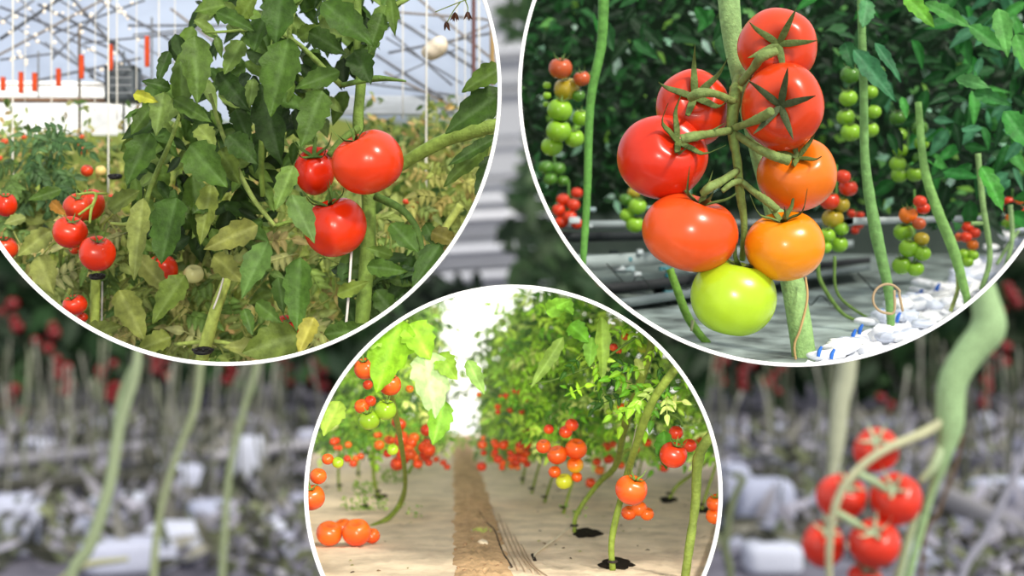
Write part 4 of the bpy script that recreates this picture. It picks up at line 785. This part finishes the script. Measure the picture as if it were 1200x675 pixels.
big = [(15, 8.6, .34, .34, 'pale blue-white grow block at the lower left corner'), (85, 8.9, .3, .16, 'low pale block right of the corner block'), (140, 9.6, .34, .22, 'pale grow block in front of the left pale vine'), (150, 8.1, .5, .18, 'large pale lavender block at the bottom left'), (210, 10.6, .34, .28, 'pale lavender block right of the left pale vine'), (250, 9.1, .3, .24, 'pale block standing low between two vines'), (292, 11.2, .26, .42, 'tall pale block left of the lower ring'), (205, 8.4, .3, .22, 'tilted pale block near the bottom edge'), (310, 8.7, .28, .2, 'pale block at the bottom near the lower ring'),
       (897, 9.2, .34, .36, 'big pale blue-white grow block right of the lower ring'), (856, 9.6, .26, .4, 'narrow pale block touching the lower ring'), (905, 8.1, .3, .16, 'low block in front of the big right block'), (1180, 10.5, .5, .2, 'pale block at the right edge'), (1085, 8.3, .5, .12, 'round pale block at the bottom right of the tomatoes')]
placed = []
for px, d, w, h, lab in big:
    placed.append(((px-600)/F*d, d, w)); slab(px, None, d, w, h, .3, hexc(random.choice(['#b4b8cc', '#a9aec4', '#c2c6d6'])), lab, rz=rng.uniform(-.4, .4))
for i in range(900):
    px = rng.uniform(-20, 365) if i % 3 else rng.uniform(835, 1230); d = rng.uniform(8.3, 16)**1.0
    bw = rng.uniform(.14, .4); X = (px-600)/F*d
    if len(placed) > 190 or any(math.hypot(X-a, d-b) < (bw+c)*.6+.1 for a, b, c in placed): continue
    placed.append((X, d, bw))
    slab(px, None, d, bw, rng.uniform(.06, .24), bw*.8, hexc(random.choice(['#8a8ca0', '#a4a6ba', '#77798c', '#6a6a78', '#b4b7ca', '#55555e', '#43434a'])), 'blurred grey-lavender grow block on the distant greenhouse floor', 'distant grow blocks', rz=rng.uniform(-.5, .5))
mb = MB()
for j in range(2600):
    d = rng.uniform(8, 16.5); px = rng.uniform(-20, 370) if j % 3 else rng.uniform(830, 1220); L = rng.uniform(.12, .3)
    leaf(mb, np.array([(px-600)/F*d, d, rng.uniform(.01, .16)]), [rng.uniform(-1, 1), rng.uniform(-1, 1), rng.uniform(-.2, .9)], [rng.uniform(-.6, .6), -1, rng.uniform(0, .6)], L, L*.3, pick(['#6a6a5c', '#86847a', '#4c4e46', '#9a98a0', '#34362e', '#767e60', '#a8a6b4']), nu=4, nv=3)
tag(mb.build('litter', M_leaf_far), 'blurred dry litter and cut leaves scattered between the far grow blocks', 'litter', kind='stuff')
# benches / pipes
for a, b, w, c, lab in (((-20, 545, 10.5), (200, 520, 12.5), 14, '#8d8c94', 'blurred grey bench rail at lower left'), ((-20, 570, 9.5), (210, 556, 10.5), 16, '#4a4a44', 'dark blurred rail under the left bench'), ((250, 535, 11), (370, 520, 12), 12, '#a8a6ac', 'pale rail left of the lower ring'), ((845, 520, 12), (960, 560, 10), 14, '#7d7f88', 'grey rail right of the lower ring'), ((1090, 575, 9), (1230, 640, 7.5), 28, '#8c8a8e', 'wide grey bench rail at the lower right'), ((1080, 615, 8.5), (1230, 672, 7.5), 14, '#3a3834', 'dark rail under the lower right bench'), ((840, 560, 10), (960, 610, 9), 14, '#4c4a46', 'dark rail left of the blurred tomatoes')):
    mb = MB(); tube(mb, [P(*a), P(*b)], [S(w/2, a[2]), S(w/2, b[2])], hexc(c), sides=8, n=8); tag(mb.build('bench_rail', M_matte), lab, 'rail')
# dark debris between blocks, lower weeds
for x0, x1, y0, y1, d, n, lab in ((0, 90, 580, 640, 8.6, 90, 'dark weedy litter at the lower left'), (250, 370, 590, 680, 7.6, 150, 'green blurred weeds left of the lower ring'), (1090, 1200, 615, 680, 7, 90, 'dark litter at the lower right corner'), (835, 960, 520, 600, 9.5, 70, 'dark litter right of the lower ring')):
    mb = MB()
    for j in range(n): rand_leaf(mb, rng.uniform(x0, x1), rng.uniform(y0, y1), d+rng.uniform(-.3, .3), 20, ['#5a5c4c', '#6c7458', '#4c4c46', '#7a8060', '#9a98a0', '#b0aebc'], nu=4, nv=3)
    tag(mb.build('weeds', M_leaf_far), lab, 'weeds', kind='stuff')
# blurred vines in the near background
for pts, w, c, lab in (
    ([(80, 690, 5), (105, 640, 5), (128, 570, 5), (140, 500, 5), (158, 440, 5), (163, 390, 5)], [13, 15, 14, 13, 12, 9], '#9aa884', 'thick pale blurred vine at the left, leaning right'),
    ([(135, 505, 5), (142, 460, 5), (160, 420, 5)], [8, 7, 6], '#8a9a78', 'side shoot of the thick pale left vine'),
    ([(178, 690, 5.5), (186, 610, 5.5), (205, 540, 5.5), (228, 480, 5.5), (236, 420, 5.5)], [10, 8, 8, 9, 8], '#96a07c', 'second blurred vine from the left, rising to the ring'),
    ([(262, 640, 6), (268, 560, 6), (280, 500, 6), (298, 440, 6), (302, 410, 6)], [9, 8, 8, 8], '#8f9a78', 'third blurred vine left of the lower ring'),
    ([(60, 690, 5.2), (95, 664, 5.2), (150, 655, 5.2)], [9, 10, 6], '#a8a888', 'pale root lying at the bottom left'),
    ([(996, 380, 5), (992, 440, 5), (985, 470, 5), (980, 520, 5), (975, 560, 5), (960, 660, 5)], [22, 22, 22, 20, 12, 8], '#b3b79c', 'pale beige blurred vine left of the thick green one'),
    ([(856, 690, 5), (850, 640, 5), (858, 590, 5), (872, 560, 5)], [9, 9, 8], '#6b7458', 'dark blurred stem right of the lower ring'),
    ([(1080, 660, 4.2), (1100, 600, 4.2), (1120, 545, 4.2), (1128, 510, 4.2)], [5, 5, 5], '#6a5a4a', 'thin brown blurred stem under the thick green vine'),
    ([(1122, 700, 4.5), (1160, 620, 4.5), (1215, 500, 4.5)], [10, 10], '#9c9ca8', 'slanting grey blurred pipe at the lower right corner')):
    if 'root' not in lab and 'side shoot' not in lab and pts[0][1] > pts[-1][1]:
        q = pts[0]; pts = [(q[0]-(8 if q[0] > 200 else 14), 337.5+1.5*F/q[2], q[2])]+pts; w = [w[0]]+list(w)
    mb = MB(); tpx(mb, pts, w, hexc(c), sides=10, n=30); tag(mb.build('vine_stem' if 'pipe' not in lab else 'metal_pipe', M_matte), lab, 'vine' if 'pipe' not in lab else 'pipe')
# blurred truss, lower right
DB = 4.0
bv = empty('tomato_vine', P(1110, 510, DB), 'thick pale green blurred vine carrying the red truss at lower right', 'vine')
mb = MB(); tpx(mb, [(1040, 1012, DB), (1050, 760, DB), (1085, 600, DB+.02), (1104, 540, DB), (1113, 500, DB), (1116, 450, DB), (1135, 415, DB), (1158, 385, DB), (1154, 350, DB), (1140, 300, DB), (1135, 240, DB)], [8, 8, 9, 16, 32, 34, 36, 42, 32, 26, 24], hexc('#a0c08a'), sides=16, n=50); mb.build('main_stem', M_stem, parent=bv)
mb = MB(); tpx(mb, [(1116, 486, DB), (1085, 506, DB-.03), (1035, 528, DB-.13), (1000, 556, DB-.15), (980, 590, DB-.15), (972, 640, DB-.14), (972, 690, DB-.12)], [10, 13, 10, 10, 10, 9, 8], hexc('#b8b894'), sides=12, n=40); mb.build('truss_stalk', M_stem, parent=bv)
for pts, w in (([(1105, 520, DB), (1095, 545, DB-.03), (1078, 565, DB-.03)], [12, 12, 8]), ([(1075, 600, DB), (1062, 640, DB), (1050, 690, DB)], [8, 12, 12]), ([(1005, 555, DB-.15), (1025, 565, DB-.15), (1040, 575, DB-.12)], [9, 10, 8]), ([(980, 600, DB-.15), (1000, 612, DB-.15), (1010, 618, DB-.12)], [8, 10, 8])):
    mb = MB(); tpx(mb, pts, w, hexc('#a9bb92'), sides=10); mb.build('side_stem', M_stem, parent=bv)
for x, y, rx, ry, d, cal, lab in ((1027, 527, 27, 26, DB, (-.2, -.6), 'top red tomato of the blurred truss'), (986, 582, 30, 27, DB-.02, (.2, -.7), 'left red tomato of the blurred truss behind the stalk'), (1050, 585, 30, 31, DB-.06, (-.3, -.6), 'right blurred red tomato with a white highlight'), (1025, 637, 30, 29, DB-.08, (-.2, -.7), 'lower right blurred red tomato with a white highlight'), (965, 638, 25, 27, DB-.02, (.1, -.8), 'lower left blurred red tomato'), (1013, 676, 20, 16, DB-.05, (.1, -.8), 'lowest blurred tomato cut by the bottom edge')):
    tomato(x, y, d, rx, ry, '#e23a24', '#dc3420', lab, None, None, cal=cal, calyx_len=24, calcol='#a9b896', hi=True)

# ---------------------------------------------------------------- camera, light
cam = bpy.data.cameras.new('camera'); co = bpy.data.objects.new('camera', cam); col.objects.link(co)
co.location = (0, 0, CAMZ); co.rotation_euler = (math.pi/2, 0, 0); cam.sensor_width = 36; cam.lens = 54; cam.clip_start = .05; cam.clip_end = 100
cam.dof.use_dof = True; cam.dof.focus_distance = 1.29; cam.dof.aperture_fstop = 5.3
cam.dof.aperture_blades = 0
bpy.context.scene.camera = co
sun = bpy.data.lights.new('sun', 'SUN'); sun.energy = 3.4; sun.angle = math.radians(9); sun.color = (1, .95, .84)
so = bpy.data.objects.new('sun', sun); col.objects.link(so)
so.rotation_euler = Vector((.5, -.62, .68)).to_track_quat('Z', 'Y').to_euler()
for k, loc, en, c in ((3, (.12, -.6, 1.72), 150, (1, .97, .86)), (1, (-.45, -.6, 1.85), 62, (1, .95, .8))):  # unseen fill spots added to brighten the lower and upper left views
    l = bpy.data.lights.new('fill_spot', 'SPOT'); l.energy = en; l.color = c; l.shadow_soft_size = .12; l.spot_blend = .25
    lo = bpy.data.objects.new('fill_spot', l); col.objects.link(lo); lo.location = loc
    tg = Vector(P(RINGS[k][0], RINGS[k][1], 1.6))-Vector(loc); l.spot_size = 2*math.atan(1.15*S(RINGS[k][2], 1.3)/(1.3+.6))+.06
    lo.rotation_euler = (-tg).to_track_quat('Z', 'Y').to_euler()
w = bpy.data.worlds.new('world'); bpy.context.scene.world = w; w.use_nodes = True
w.node_tree.nodes['Background'].inputs[0].default_value = (.95, .97, 1, 1); w.node_tree.nodes['Background'].inputs[1].default_value = .95
bpy.context.scene.view_settings.view_transform = 'Standard'
